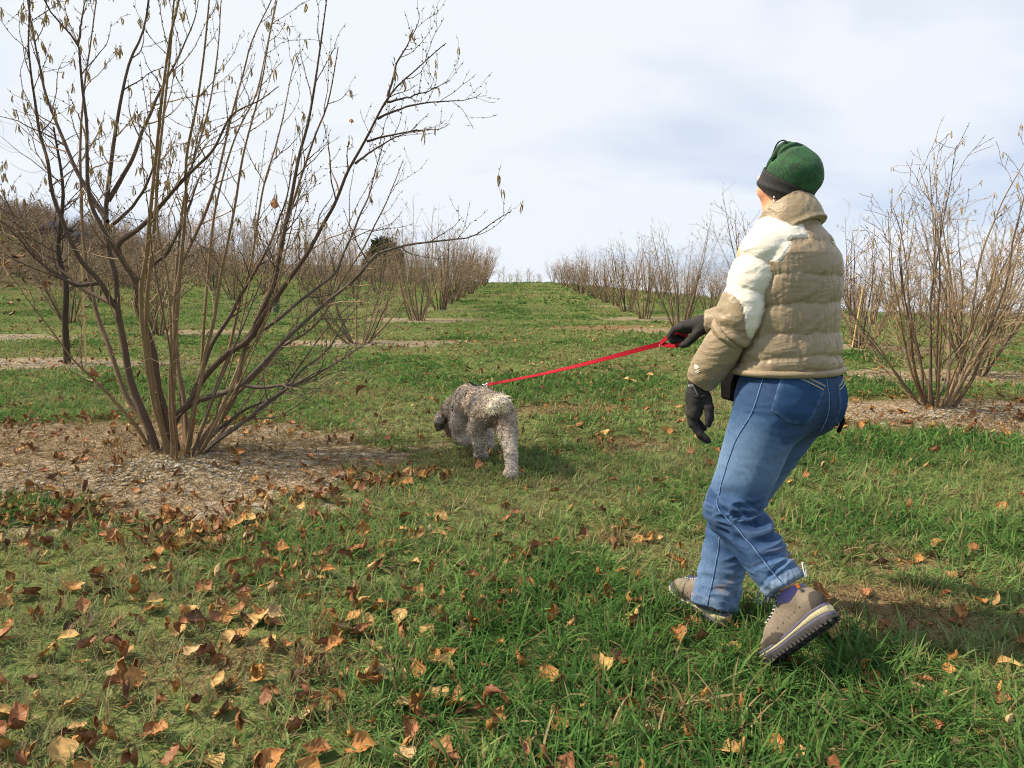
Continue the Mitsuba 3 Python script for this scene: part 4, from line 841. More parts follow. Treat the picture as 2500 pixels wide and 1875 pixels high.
scene[HAT + '__loop'] = ply(tube(loop, 0.0022, 6), 'black_knit', smooth=True)
ey = headc + P_HL * 0.069 + P_HEAD * 0.004 - UPZ * 0.052
bsdf('silver', {'type': 'roughconductor', 'alpha': 0.2})
parts = [(m_.vertices * [0.0035, 0.0035, s_] + ey - UPZ * o_ + P_HL * 0.004, m_.faces) for m_, s_, o_ in ((trimesh.creation.icosphere(1), 0.0035, 0.004), (trimesh.creation.icosphere(1), 0.008, 0.018), (trimesh.creation.icosphere(1), 0.0045, 0.031))]
scene[PERSON + '__earring'] = ply(cat(parts), 'silver', smooth=True)
hp = []
for i in range(60):
    a0 = headc + P_HL * (0.058 + 0.008 * rng.random()) + P_HEAD * (0.020 + 0.02 * rng.random()) + UPZ * (0.012 + 0.01 * rng.random())
    hp.append([a0, a0 - UPZ * 0.02 + P_HEAD * 0.003 * rng.standard_normal(), a0 - UPZ * (0.035 + 0.015 * rng.random()) + P_HEAD * 0.006 * rng.standard_normal()])
hv_, hf_, _ = tubes(np.array(hp), np.tile([0.0006, 0.0006, 0.0003], (60, 1)), 3)
diffuse('brown_hair', lin(70, 50, 36)); scene[PERSON + '__hair'] = ply((hv_, hf_), 'brown_hair', smooth=True)

# jeans
pelvis = np.array([0.831, 2.195, 0.78])
def f_leg(p, h_, k_, a_, s):
    d1 = k_ - h_; t1 = (p - h_) @ d1 / (d1 @ d1); d2 = a_ - k_; t2 = (p - k_) @ d2 / (d2 @ d2)
    d = cone(p, h_, k_, 0.101, 0.077)
    e = cone(p, k_, a_ + 0.15 * d2, 0.076, 0.057 if s > 0 else 0.070)
    e = np.maximum(e, (t2 - 1.0) * np.linalg.norm(d2))
    return smin(d, e, 0.02)
def f_jeans(p):
    q = frame(p, pelvis)
    d = ball(q, (0, 0.0, 0.0), (0.161, 0.125, 0.15))
    d = smin(d, cone(q, (0, 0, 0.0), (0, 0, 0.12), 0.114, 0.106), 0.04)
    for s in (-1, 1):
        d = smin(d, ball(q, (s * 0.064, -0.034, -0.030), (0.094, 0.094, 0.105)), 0.03)
    legs = np.minimum(f_leg(p, lhip, lknee, lank, 1), f_leg(p, rhip, rknee, rank_, -1))
    return np.maximum(smin(d, legs, 0.035), p[:, 2] - 0.885)
v, f = skin(f_jeans, [0.54, 1.84, 0.0], [1.05, 2.50, 0.90], 0.0045)
n = vnormals(v, f)
def lco(p, h_, k_, a_):
    d1 = k_ - h_; t1 = (p - h_) @ d1 / (d1 @ d1); d2 = a_ - k_; t2 = (p - k_) @ d2 / (d2 @ d2)
    return t1, t2
onL = f_leg(v, lhip, lknee, lank, 1) < f_leg(v, rhip, rknee, rank_, -1)
t1, t2 = np.where(onL[:, None], np.stack(lco(v, lhip, lknee, lank), 1), np.stack(lco(v, rhip, rknee, rank_), 1)).T
rid = lambda x: 1 - np.abs(2 * x)
fold = rid(nz(v * [16, 16, 44] + nz(v, 9, 51)[:, None] * 2.0, 1.0, 52))
fold2 = rid(nz(v * [9, 9, 20], 1.0, 53))
kneebk = np.exp(-((t1 - 1.0) / 0.20)**2)
seat = np.exp(-((t1 - 0.05) / 0.22)**2) * ((v - pelvis) @ HD < 0.03)
shin = sst(0.15, 0.9, t2)
disp = (fold - 0.6) * (0.0018 + 0.015 * kneebk + 0.002 * seat + 0.006 * shin) + (fold2 - 0.6) * (0.002 + 0.004 * shin)
back = ((v - np.where(onL[:, None], np.where((t1 < 1)[:, None], lhip + t1[:, None] * (lknee - lhip), lknee + t2[:, None] * (lank - lknee)), v)) @ unit([0.92, -0.38, 0])) / 0.078
Tl = np.where(t1 < 1, t1, 1 + t2)
for c_, sl_, w_, a_, f_ in ((0.80, .10, .016, .006, .3), (0.90, .09, .015, .010, .2), (0.985, .05, .016, .012, 0), (1.08, -.03, .016, .010, .1), (1.17, -.09, .018, .007, .3), (1.72, .10, .022, .006, -.2), (1.84, -.08, .020, .007, -.3)):
    g_ = Tl - c_ - sl_ * back - 0.02 * nz(v, 22, 58)
    disp = disp + onL * sst(f_ - .5, f_ + .3, back) * a_ * (0.55 * np.exp(-((g_ - 1.7 * w_) / w_)**2) - np.exp(-(g_ / w_)**2))
band_ = sst(0.905, 0.915, t2)
disp = disp + 0.0022 * band_ * (t2 < 1.01)
# indigo cloth: worn paler on thighs, knees, seams; clay smears at the hems
base, pale, deep = lin(49, 77, 117), lin(100, 127, 160), lin(31, 50, 82)
wear = np.clip(0.40 + 0.9 * nz(v, 7, 61) + 0.55 * np.exp(-((t1 - 0.55) / 0.35)**2) * ((v - pelvis) @ HD > -0.10) * 0.8 + 0.30 * shin - 0.22 * np.exp(-((t1) / 0.30)**2), 0, 1)
col = blend(blend(deep, base, np.clip(wear * 2, 0, 1)), pale, np.clip(wear * 2 - 1.0, 0, 1) * 0.75)
whisk = np.clip((fold - 0.80) * 5, 0, 1) * (0.5 * kneebk + 0.10 * seat + 0.25 * shin)
col = blend(col, pale, 0.6 * whisk)
clay = np.clip((nz(v, 30, 63) + 0.5 * nz(v, 80, 64) + 0.02) * 5, 0, 1) * sst(0.55, 0.95, t2) * np.clip(nz(v, 14, 65) * 6, 0, 1)
col = blend(col, lin(150, 128, 92), 0.75 * clay)
hemfade = band_ * np.clip(0.35 + 1.2 * nz(np.stack([np.arctan2(*(v - lank)[:, :2].T) * 9, v[:, 2] * 20, v[:, 0] * 30], 1), 1.0, 66), 0, 1)
col = blend(col, lin(150, 170, 195), 0.7 * hemfade)
col = col * (1 + 0.30 * nz(v, 240, 67) + 0.22 * nz(v, 110, 68))[:, None]
bsdf('denim', {'type': 'twosided', 'b': {'type': 'principled', 'base_color': VC, 'roughness': 0.85, 'sheen': 0.4, 'specular': 0.2}})
JEANS = PERSON + '__jeans'
scene[JEANS] = ply((v + n * disp[:, None], f), 'denim', smooth=True, color=np.clip(col, 0, 1))
label(JEANS, 'faded blue jeans with clay smears near the hems')
JV = v + n * disp[:, None]; JC = np.clip(col, 0, 1)
from scipy.spatial import cKDTree
JT = cKDTree(JV); JN = vnormals(JV, f)
def on_jeans(p, lift):
    p = onto(f_jeans, p); d, i = JT.query(p, k=6); w = 1 / (d + 1e-4); w /= w.sum(1, keepdims=True)
    nn = unit((JN[i] * w[..., None]).sum(1)); off = ((JV[i] - p[:, None]) * nn[:, None]).sum(-1)
    return p + nn * ((off * w).sum(1) + lift)[:, None]
# ------------------------------------------------------------------ seams, pockets, gloves, boots, leash, pouch
diffuse('tan_thread', lin(186, 174, 146)); diffuse('seam_dark', lin(40, 60, 98)); diffuse('seam_pale', lin(118, 148, 188))
def seam(key, pts, w=0.0022, off=0.006):
    q = on_jeans(spline(pts, 70), 0.0002)
    tg = unit(np.gradient(q, axis=0)); nn = unit(grad(f_jeans, q)); sd = np.cross(tg, nn)
    scene[key] = ply(tube(q, 0.0014, 6), 'seam_dark', smooth=True)
    scene[key + '__ridge'] = ply(tube(q + sd * 0.0032 - nn * 0.0002, 0.0013, 5), 'seam_pale', smooth=True)
seam(JEANS + '__side_seam', [(0.727, 2.092, 0.854), (0.686, 2.062, 0.754), (0.642, 2.086, 0.646), (0.612, 2.09, 0.526), (0.601, 2.077, 0.458), (0.624, 2.05, 0.431), (0.672, 1.993, 0.377), (0.715, 1.933, 0.319), (0.743, 1.898, 0.286)])
seam(JEANS + '__side_seam_001', [(0.672, 2.278, 0.32), (0.668, 2.272, 0.278), (0.656, 2.254, 0.216), (0.642, 2.239, 0.154), (0.628, 2.227, 0.101), (0.623, 2.221, 0.079)])
seam(JEANS + '__centre_seam', [(0.9, 2.089, 0.848), (0.911, 2.086, 0.791), (0.914, 2.093, 0.718), (0.91, 2.115, 0.66)])
diffuse('pocket_denim', VC)
def pocket(key, C5):
    """A patch pocket with five corners, cloth with its own edge, stitched all round."""
    c = np.array(C5, float)
    top = lambda s: c[0] * (1 - s) + c[1] * s
    bot = lambda s: np.where(s < 0.5, c[4] * (1 - 2 * s) + c[3] * 2 * s, c[3] * (2 - 2 * s) + c[2] * (2 * s - 1)) if np.ndim(s) == 0 else None
    N = 26
    P0 = []
    for i in range(N):
        s = i / (N - 1); b_ = (c[4] * (1 - 2 * s) + c[3] * 2 * s) if s < 0.5 else (c[3] * (2 - 2 * s) + c[2] * (2 * s - 1))
        for j in range(N): P0.append(top(s) * (1 - j / (N - 1)) + b_ * j / (N - 1))
    g = on_jeans(np.array(P0), 0.0028)
    ij = np.array([[i, j] for i in range(N) for j in range(N)]); rim = (ij[:, 0] % (N - 1) == 0) | (ij[:, 1] % (N - 1) == 0)
    nn = unit(grad(f_jeans, g))
    bt = g.copy(); bt[rim] -= nn[rim] * 0.004
    q = np.arange((N - 1) * N).reshape(N - 1, N)[:, :-1].ravel()
    f_ = np.vstack([np.stack([q, q + 1, q + N + 1], 1), np.stack([q, q + N + 1, q + N], 1)])
    # the rim folds down onto the leg
    v_ = np.vstack([g, bt]); loopi = [i * N for i in range(N)] + [(N - 1) * N + j for j in range(1, N)] + [i * N + N - 1 for i in range(N - 2, -1, -1)] + [j for j in range(N - 2, 0, -1)]
    o = N * N; L = np.array(loopi); L2 = np.roll(L, -1)
    f_ = np.vstack([f_, np.stack([L, L2, L2 + o], 1), np.stack([L, L2 + o, L + o], 1)])
    e_ = np.minimum.reduce([ij[:, 0], N - 1 - ij[:, 0], ij[:, 1], N - 1 - ij[:, 1]]) / N
    cc = blend(np.tile(lin(45, 70, 107), (N * N, 1)), lin(96, 122, 156), 0.65 * np.clip(1 - e_ * 9, 0, 1) * np.clip(0.7 + 2 * nz(g, 90, 3), 0, 1))
    cc = np.clip(cc * (1 + 0.2 * nz(g, 240, 8) + 0.3 * nz(g, 25, 9))[:, None], 0, 1)
    scene[key] = ply((v_, f_), 'pocket_denim', smooth=True, color=np.vstack([cc, cc * 0.9]))
    k = 0
    for inset in (0.045, 0.12):
        path = []
        a0, a1 = inset, 1 - inset
        for s, t_ in [(a0, 0.02)] + [(a0, u_) for u_ in np.linspace(0.02, 1 - inset * 0.8, 14)] + [(u_, 1 - inset * 0.8) for u_ in np.linspace(a0, a1, 16)] + [(a1, u_) for u_ in np.linspace(1 - inset * 0.8, 0.02, 14)]:
            b_ = (c[4] * (1 - 2 * s) + c[3] * 2 * s) if s < 0.5 else (c[3] * (2 - 2 * s) + c[2] * (2 * s - 1))
            path.append(top(s) * (1 - t_) + b_ * t_)
        pp = on_jeans(np.array(path), 0.0034)
        scene[key + '__stitching' + (f'_{k:03d}' if k else '')] = ply(tube(pp, 0.0014, 4), 'tan_thread'); k += 1
    for u_ in (0.05, 0.14):
        pp = on_jeans(np.array([(c[0] * (1 - s) + c[1] * s) * (1 - u_) + u_ * ((c[4] + c[2]) / 2 * 0 + (c[4] * (1 - s) + c[2] * s)) for s in np.linspace(0.03, 0.97, 20)]), 0.0034)
        scene[key + f'__stitching_{k:03d}'] = ply(tube(pp, 0.0014, 4), 'tan_thread'); k += 1
pocket(JEANS + '__back_pocket', [(0.768, 2.079, 0.863), (0.896, 2.083, 0.816), (0.836, 2.052, 0.704), (0.773, 2.03, 0.716), (0.725, 2.036, 0.75)])
pocket(JEANS + '__back_pocket_001', [(0.941, 2.105, 0.812), (0.985, 2.21, 0.83), (0.985, 2.205, 0.71), (0.965, 2.16, 0.68), (0.944, 2.115, 0.70)])

# gloves
def fingers(spec):
    return [chain_ for chain_ in spec]
def f_glove(spec):
    def fn(p):
        d = np.full(len(p), 9.0)
        for pts, rs, k in spec: d = smin(d, chain(p, [np.asarray(x_, float) for x_ in pts], rs, 0.004), k)
        return d - 0.0008 + 0.0026 * nz(p, 75, 5)
    return fn
bsdf('black_fleece', {'type': 'twosided', 'b': {'type': 'principled', 'base_color': {'type': 'rgb', 'value': [0.014, 0.014, 0.016]}, 'roughness': 0.85, 'sheen': 0.5}})
# left hand hangs open beside the thigh, fingers bent back
Lw = lwr + np.array([-0.002, 0.0, -0.012])
fw, bk_ = unit([-0.85, 0.45, 0]), unit([0.85, -0.45, 0])      # towards the knuckle side, towards the thumb side
dn = np.array([0, 0, -1.0]); ac = unit([0.3, 0.95, 0])
def LP(a, b, c): return Lw + dn * a + fw * b + ac * c
spec = [((LP(-0.012, 0, 0), LP(0.030, 0.004, 0)), (0.032, 0.030), 0.0),
        ((LP(0.030, 0.006, 0), LP(0.085, 0.012, 0.012)), (0.029, 0.024), 0.012), ((LP(0.030, 0.006, 0), LP(0.085, 0.010, -0.018)), (0.027, 0.021), 0.012),
        ((LP(0.082, 0.020, -0.020), LP(0.115, 0.012, -0.022), LP(0.143, -0.010, -0.020), LP(0.158, -0.030, -0.016)), (0.0125, 0.0115, 0.0105, 0.009), 0.004),
        ((LP(0.086, 0.018, -0.004), LP(0.122, 0.010, -0.004), LP(0.152, -0.012, -0.002), LP(0.168, -0.034, 0.0)), (0.0125, 0.0115, 0.0105, 0.009), 0.004),
        ((LP(0.084, 0.018, 0.012), LP(0.118, 0.012, 0.014), LP(0.148, -0.008, 0.016), LP(0.163, -0.026, 0.018)), (0.0125, 0.0115, 0.0105, 0.009), 0.004),
        ((LP(0.076, 0.016, 0.027), LP(0.104, 0.010, 0.031), LP(0.126, -0.006, 0.033), LP(0.138, -0.018, 0.034)), (0.0115, 0.0105, 0.0095, 0.0085), 0.004),
        ((LP(0.030, -0.022, -0.006), LP(0.062, -0.034, -0.014), LP(0.092, -0.038, -0.018), LP(0.112, -0.034, -0.018)), (0.016, 0.0135, 0.0120, 0.0100), 0.010)]
fl = f_glove(spec)
v, f = skin(fl, Lw - [0.10, 0.10, 0.20], Lw + [0.10, 0.10, 0.06], 0.003)
GL = PERSON + '__glove'
scene[GL] = ply((v, f), 'black_fleece', smooth=True); label(GL, 'black fleece glove on the hanging left hand')
pts = [Lw + dn * (0.026 + 0.002 * math.sin(3 * a)) + 0.034 * (math.cos(a) * fw + math.sin(a) * ac) for a in np.linspace(0, 2 * np.pi, 30)]
scene[GL + '__cuff_band'] = ply(tube(pts, 0.004, 6), 'black_fleece', smooth=True)
pts = [LP(0.000, 0.012, -0.036), LP(0.010, 0.006, -0.038), LP(0.022, -0.002, -0.038)]
diffuse('grey_plastic', lin(90, 92, 96)); diffuse('white_tag', lin(215, 212, 212))
scene[GL + '__toggle'] = ply(tube(pts, 0.0035, 6), 'grey_plastic', smooth=True)
m = trimesh.creation.box((0.016, 0.003, 0.006)); m.vertices += LP(-0.004, 0.020, -0.034)
scene[GL + '__label_tag'] = ply(m, 'white_tag')
# right hand, palm down, holding the leash
Rw = rwr + np.array([0.002, 0.004, -0.003])
rf = unit([-0.80, 0.52, -0.22]); ru = unit(UPZ - rf * (UPZ @ rf)); rs_ = np.cross(ru, rf)     # rs_: towards the thumb (the camera side)
rs_ = rs_ if rs_ @ CAMW > 0 else -rs_
def RP(a, b, c): return Rw + rf * a + ru * b + rs_ * c
spec = [((RP(-0.030, 0, 0), RP(0.018, 0.0, 0)), (0.033, 0.029), 0.0),
        ((RP(0.018, 0.002, 0), RP(0.078, 0.004, 0.016)), (0.028, 0.021), 0.012), ((RP(0.018, 0.002, 0), RP(0.074, 0.002, -0.022)), (0.027, 0.020), 0.012),
        ((RP(0.078, 0.006, 0.026), RP(0.108, 0.000, 0.027), RP(0.126, -0.018, 0.026), RP(0.122, -0.036, 0.022)), (0.0130, 0.0118, 0.0105, 0.0095), 0.004),
        ((RP(0.082, 0.006, 0.007), RP(0.112, -0.004, 0.006), RP(0.118, -0.032, 0.005), RP(0.098, -0.046, 0.004)), (0.0130, 0.0118, 0.0105, 0.0095), 0.004),
        ((RP(0.078, 0.004, -0.013), RP(0.106, -0.006, -0.015), RP(0.110, -0.034, -0.014), RP(0.090, -0.046, -0.012)), (0.0128, 0.0115, 0.0100, 0.0092), 0.004),
        ((RP(0.070, 0.000, -0.030), RP(0.094, -0.010, -0.034), RP(0.096, -0.032, -0.033), RP(0.080, -0.042, -0.030)), (0.0115, 0.0105, 0.0092, 0.0085), 0.004),
        ((RP(0.012, -0.012, 0.020), RP(0.040, -0.034, 0.034), RP(0.066, -0.050, 0.034), RP(0.086, -0.056, 0.028)), (0.0165, 0.0140, 0.0120, 0.0100), 0.010)]
fr = f_glove(spec)
v, f = skin(fr, Rw - [0.20, 0.10, 0.14], Rw + [0.10, 0.16, 0.08], 0.003)
GR = PERSON + '__glove_001'
scene[GR] = ply((v, f), 'black_fleece', smooth=True); label(GR, 'black fleece glove gripping the leash handle')

# boots
bsdf('suede', {'type': 'twosided', 'b': {'type': 'principled', 'base_color': VC, 'roughness': 0.85, 'sheen': 0.3}})
bsdf('boot_rubber', {'type': 'twosided', 'b': {'type': 'principled', 'base_color': {'type': 'rgb', 'value': [0.022, 0.022, 0.024]}, 'roughness': 0.7}})
diffuse('boot_cream', lin(160, 156, 130)); diffuse('boot_welt', lin(92, 92, 112)); diffuse('boot_guard', lin(78, 74, 70)); diffuse('boot_lining', lin(108, 100, 158)); diffuse('boot_lace', lin(84, 86, 118)); diffuse('boot_hook', lin(206, 206, 206)); diffuse('boot_tab', lin(150, 88, 40))
def f_upper(p):
    q = p.copy()
    d = cone(q * [1, 1.0, 1], (0.048, 0, 0.070), (0.195, 0.004, 0.052), 0.036, 0.036)
    d = smin(d, cone(q, (0.195, 0.004, 0.052), (0.248, 0.000, 0.046), 0.036, 0.026), 0.02)
    d = smin(d, cone(q, (0.085, 0, 0.108), (0.200, 0.004, 0.060), 0.037, 0.029), 0.02)
    d = smin(d, cone(q, (0.052, 0, 0.080), (0.092, 0, 0.150), 0.037, 0.040), 0.02)
    return np.maximum(d, 0.030 - q[:, 2])
def f_boot(p):
    return np.maximum(f_upper(p), p[:, 2] - 0.130 - 0.10 * (p[:, 0] - 0.05))
SX = np.array([0.004, 0.012, 0.035, 0.075, 0.115, 0.155, 0.195, 0.230, 0.258, 0.278, 0.286])
SW = np.array([0.010, 0.022, 0.033, 0.035, 0.034, 0.037, 0.041, 0.040, 0.032, 0.019, 0.007])
def sole(z0, z1, grow, bulge=0.0, nx=60, nr=7):
    """A sole layer: outline SX/SW, lower face z0(x), upper face z1(x)."""
    s = 0.5 - 0.5 * np.cos(np.linspace(0, np.pi, nx)); xs = SX[0] + (SX[-1] - SX[0]) * s
    w = np.interp(xs, SX, SW) + grow
    w[0] *= 0.6; w[-1] *= 0.6
    xs = xs + np.linspace(-grow, grow, nx)
    rings = []
    for k, fz in enumerate(np.linspace(0, 1, nr)):
        b = bulge * math.sin(math.pi * fz)
        z = z0(xs) + (z1(xs) - z0(xs)) * fz
        rings.append(np.vstack([np.stack([xs, w + b, z], 1), np.stack([xs, -(w + b), z], 1)[::-1]]))
    v = np.vstack(rings); n = 2 * nx
    f = []
    for k in range(nr - 1):
        i = np.arange(n); j = (i + 1) % n
        f += [np.stack([k * n + i, k * n + j, (k + 1) * n + j], 1), np.stack([k * n + i, (k + 1) * n + j, (k + 1) * n + i], 1)]
    i = np.arange(nx - 1)
    for o, fl in ((0, 1), ((nr - 1) * n, 0)):
        a, b, c, d = o + i, o + i + 1, o + n - 2 - i, o + n - 1 - i
        f += [np.stack([a, c, b], 1), np.stack([a, d, c], 1)] if fl else [np.stack([a, b, c], 1), np.stack([a, c, d], 1)]
    return v, np.vstack(f)
zw = lambda x: np.interp(x, [0, 0.05, 0.10, 0.17, 0.23, 0.285], [0.046, 0.046, 0.041, 0.034, 0.033, 0.040])
BOOT_PARTS = {}
v, f = skin(f_boot, [-0.01, -0.06, 0.02], [0.30, 0.06, 0.17], 0.0025)
n_ = vnormals(v, f)
c = np.tile(lin(112, 103, 92), (len(v), 1)) * (1 + 0.22 * nz(v, 60, 5) + 0.12 * nz(v, 300, 6))[:, None]
tong = (np.abs(v[:, 1]) < 0.017) & (v[:, 2] > 0.075) & (n_[:, 0] > 0.05) & (v[:, 0] > 0.05); c[tong] = lin(62, 60, 80)
seam_ = np.abs(np.hypot(v[:, 0] - 0.10, v[:, 2] - 0.115) - 0.045) < 0.0016; c[seam_] *= 0.75
holes = (np.abs((v[:, 0] * 40) % 1 - 0.5) < 0.14) & (np.abs(v[:, 2] - 0.066 - 0.1 * (0.12 - v[:, 0])) < 0.0022) & (v[:, 0] > 0.06) & (v[:, 0] < 0.20); c[holes] *= 0.25
cuff = v[:, 2] > 0.098 + 0.45 * np.abs(v[:, 0] - 0.080); c[cuff] = lin(108, 100, 158) * (1 + 0.3 * nz(v[cuff], 500, 4))[:, None]
BOOT_PARTS[''] = ((v, f), 'suede', dict(smooth=True, color=np.clip(c, 0, 1)))
f_g = lambda p: np.maximum(np.abs(f_upper(p) - 0.0010) - 0.0022, np.maximum(0.158 - p[:, 0] + 1.4 * np.maximum(p[:, 2] - 0.046, 0), p[:, 2] - 0.058))
BOOT_PARTS['toe_guard'] = (skin(f_g, [-0.01, -0.06, 0.02], [0.30, 0.06, 0.17], 0.0025), 'boot_guard', dict(smooth=True))
f_g = lambda p: np.maximum(np.abs(f_upper(p) - 0.0010) - 0.0022, np.maximum(p[:, 0] - 0.036 + 0.4 * (p[:, 2] - 0.05), p[:, 2] - 0.092))
BOOT_PARTS['heel_counter'] = (skin(f_g, [-0.01, -0.06, 0.02], [0.30, 0.06, 0.17], 0.0025), 'boot_guard', dict(smooth=True))
BOOT_PARTS['welt'] = (sole(lambda x: zw(x) - 0.003, lambda x: zw(x) + 0.005, 0.0015, 0.0015), 'boot_welt', dict(smooth=40))
BOOT_PARTS['midsole'] = (sole(lambda x: np.interp(x, [0, 0.06, 0.13, 0.2, 0.285], [0.025, 0.027, 0.026, 0.021, 0.028]), lambda x: zw(x) - 0.0028, 0.003, 0.004), 'boot_cream', dict(smooth=40))
ws = sole(lambda x: np.interp(x, [0, 0.06, 0.13, 0.2, 0.285], [0.019, 0.020, 0.021, 0.017, 0.024]), lambda x: np.interp(x, [0, 0.06, 0.13, 0.2, 0.285], [0.0255, 0.0275, 0.0265, 0.0215, 0.0285]), 0.0045, 0.001)
BOOT_PARTS['lower_welt'] = (ws, 'boot_welt', dict(smooth=40))
so = [sole(lambda x: np.interp(x, [0, 0.05, 0.13, 0.22, 0.285], [0.008, 0.005, 0.008, 0.005, 0.014]), lambda x: np.interp(x, [0, 0.06, 0.13, 0.2, 0.285], [0.0195, 0.0205, 0.0215, 0.0175, 0.0245]), 0.004, 0.0012)]
for i, xx in enumerate(np.linspace(0.012, 0.276, 19)):
    w_ = np.interp(xx, SX, SW)
    for s in (-1, 1):
        b = trimesh.creation.box((0.009, 0.013, 0.014)); b.apply_transform(trimesh.transformations.rotation_matrix(0.3 * s, [0, 0, 1])); b.vertices += [xx, s * (w_ - 0.0015), 0.008 + (0.006 if xx > 0.265 else 0)]
        so.append((b.vertices, b.faces))
    if i % 2:
        b = trimesh.creation.box((0.008, max(w_, 0.02) * 0.9, 0.008)); b.vertices += [xx, 0, 0.005]; so.append((b.vertices, b.faces))
BOOT_PARTS['outsole'] = (cat(so), 'boot_rubber', {})
LX = np.linspace(0.130, 0.200, 7)
def top_of(x, y):
    z = np.full(np.shape(x), 0.20); p = np.stack([x, y, z], -1)
    for _ in range(60): p[:, 2] -= np.clip(f_upper(p), -0.004, 0.004) * 0.8
    return p
lace, hooks = [], []
A = top_of(LX, np.full(7, 0.019)); Bm = top_of(LX, np.full(7, -0.019))
ridge = top_of(LX, np.zeros(7))
for i in range(7):
    lace.append(tube(spline([A[i] + [0, 0, 0.002], ridge[i] + [0.003, 0, 0.003], (Bm[i] if i < 1 else Bm[i - 1]) + [0, 0, 0.002]], 8), 0.0021, 5))
    lace.append(tube(spline([Bm[i] + [0, 0, 0.002], ridge[i] + [0.003, 0, 0.004], (A[i] if i < 1 else A[i - 1]) + [0, 0, 0.002]], 8), 0.0021, 5))
    for q in (A[i], Bm[i]): hooks.append(tube([q + [-0.002, 0, 0], q + [-0.002, 0, 0.004], q + [0.004, 0, 0.004]], 0.0014, 5))
k0 = ridge[0] + [0.0, 0, 0.006]; bow = []
for s in (-1, 1):
    bow.append(tube(spline([k0, k0 + [0.018, s * 0.022, 0.006], k0 + [0.044, s * 0.034, -0.004], k0 + [0.052, s * 0.022, -0.022], k0 + [0.022, s * 0.010, -0.008], k0], 22), 0.0021, 5))
    bow.append(tube(spline([k0, k0 + [0.014, s * 0.016, 0.0], k0 + [0.030, s * 0.020, -0.018]], 10), 0.0021, 5))
BOOT_PARTS['lace'] = (cat(lace), 'boot_lace', dict(smooth=True)); BOOT_PARTS['lace_bow'] = (cat(bow), 'boot_lace', dict(smooth=True)); 
for i, hk in enumerate(hooks): BOOT_PARTS['lace_hook' + (f'_{i:03d}' if i else '')] = (hk, 'boot_hook', dict(smooth=True))
BOOT_PARTS['pull_loop'] = (tube(spline([(0.010, -0.004, 0.135), (0.000, -0.007, 0.155), (-0.006, -0.003, 0.170), (-0.006, 0.003, 0.170), (0.000, 0.007, 0.155), (0.010, 0.004, 0.135)], 20), 0.0020, 5), 'boot_hook', dict(smooth=True))
bx_ = trimesh.creation.box((0.010, 0.003, 0.014)); bx_.vertices += [0.028, 0.0405, 0.120]
BOOT_PARTS['side_tab'] = (bx_, 'boot_tab', {})
def boot(key, heel, toe, lat, text, hidden=False):
    fwd = unit(np.asarray(toe) - heel); lt = unit(lat - fwd * (lat @ fwd)); up = np.cross(fwd, lt)
    M = np.eye(4); M[:3, 0], M[:3, 1], M[:3, 2], M[:3, 3] = fwd * .95, lt * .90, up * 1.0, heel
    for p_, (me, mat, kw) in BOOT_PARTS.items():
        if hidden and p_ in ('pull_loop', 'side_tab', 'lace_bow'): continue
        if ('b', p_) not in used: used[('b', p_)] = ply(me, mat, **kw)
        scene[key + ('__' + p_ if p_ else '')] = {**used[('b', p_)], 'to_world': T(M.tolist())}
    label(key, text)
boot(PERSON + '__boot', np.array([0.876, 1.862, 0.215]), np.array([0.731, 1.985, -0.006]), LT, 'taupe hiking boot of the trailing foot, heel lifted')
boot(PERSON + '__boot_001', np.array([0.690, 2.215, 0.004]), np.array([0.560, 2.465, 0.012]), LT, 'taupe hiking boot planted in the grass', True)

# pouch in front of the left hip and the black cord hanging at the right hip
pc = pelvis + LT * 0.05 + HD * 0.138 + UPZ * 0.035
def f_pouch(p):
    q = np.stack([(p - pc) @ HD, (p - pc) @ LT, p[:, 2] - pc[2]], 1)
    d = np.linalg.norm(np.maximum(np.abs(q) - [0.022, 0.050, 0.066], 0), axis=1) - 0.014
    return d + 0.006 * nz(p, 24, 2)
v, f = skin(f_pouch, pc - 0.16, pc + 0.16, 0.005)
k_ = put('hip_pouch', (v, f), 'black_fabric', smooth=True); label(k_, 'small black pouch worn at the front of the hip under the jacket', 'pouch')
q = np.array([pc + HD * 0.03 + LT * s * 0.05 + UPZ * 0.045 for s in np.linspace(-1, 1, 8)]); scene[k_ + '__flap_edge'] = ply(tube(q, 0.004, 6), 'black_fabric', smooth=True)
cp = spline([(0.985, 2.20, 0.85), (0.999, 2.20, 0.784), (1.001, 2.19, 0.736), (0.992, 2.18, 0.687), (0.977, 2.17, 0.66)], 24)
scene[JACK + '__drawcord'] = ply(cat([tube(cp, 0.0035, 6), tube(cp[-6:] + [0.002, 0, 0], 0.006, 6)]), 'black_fabric', smooth=True)

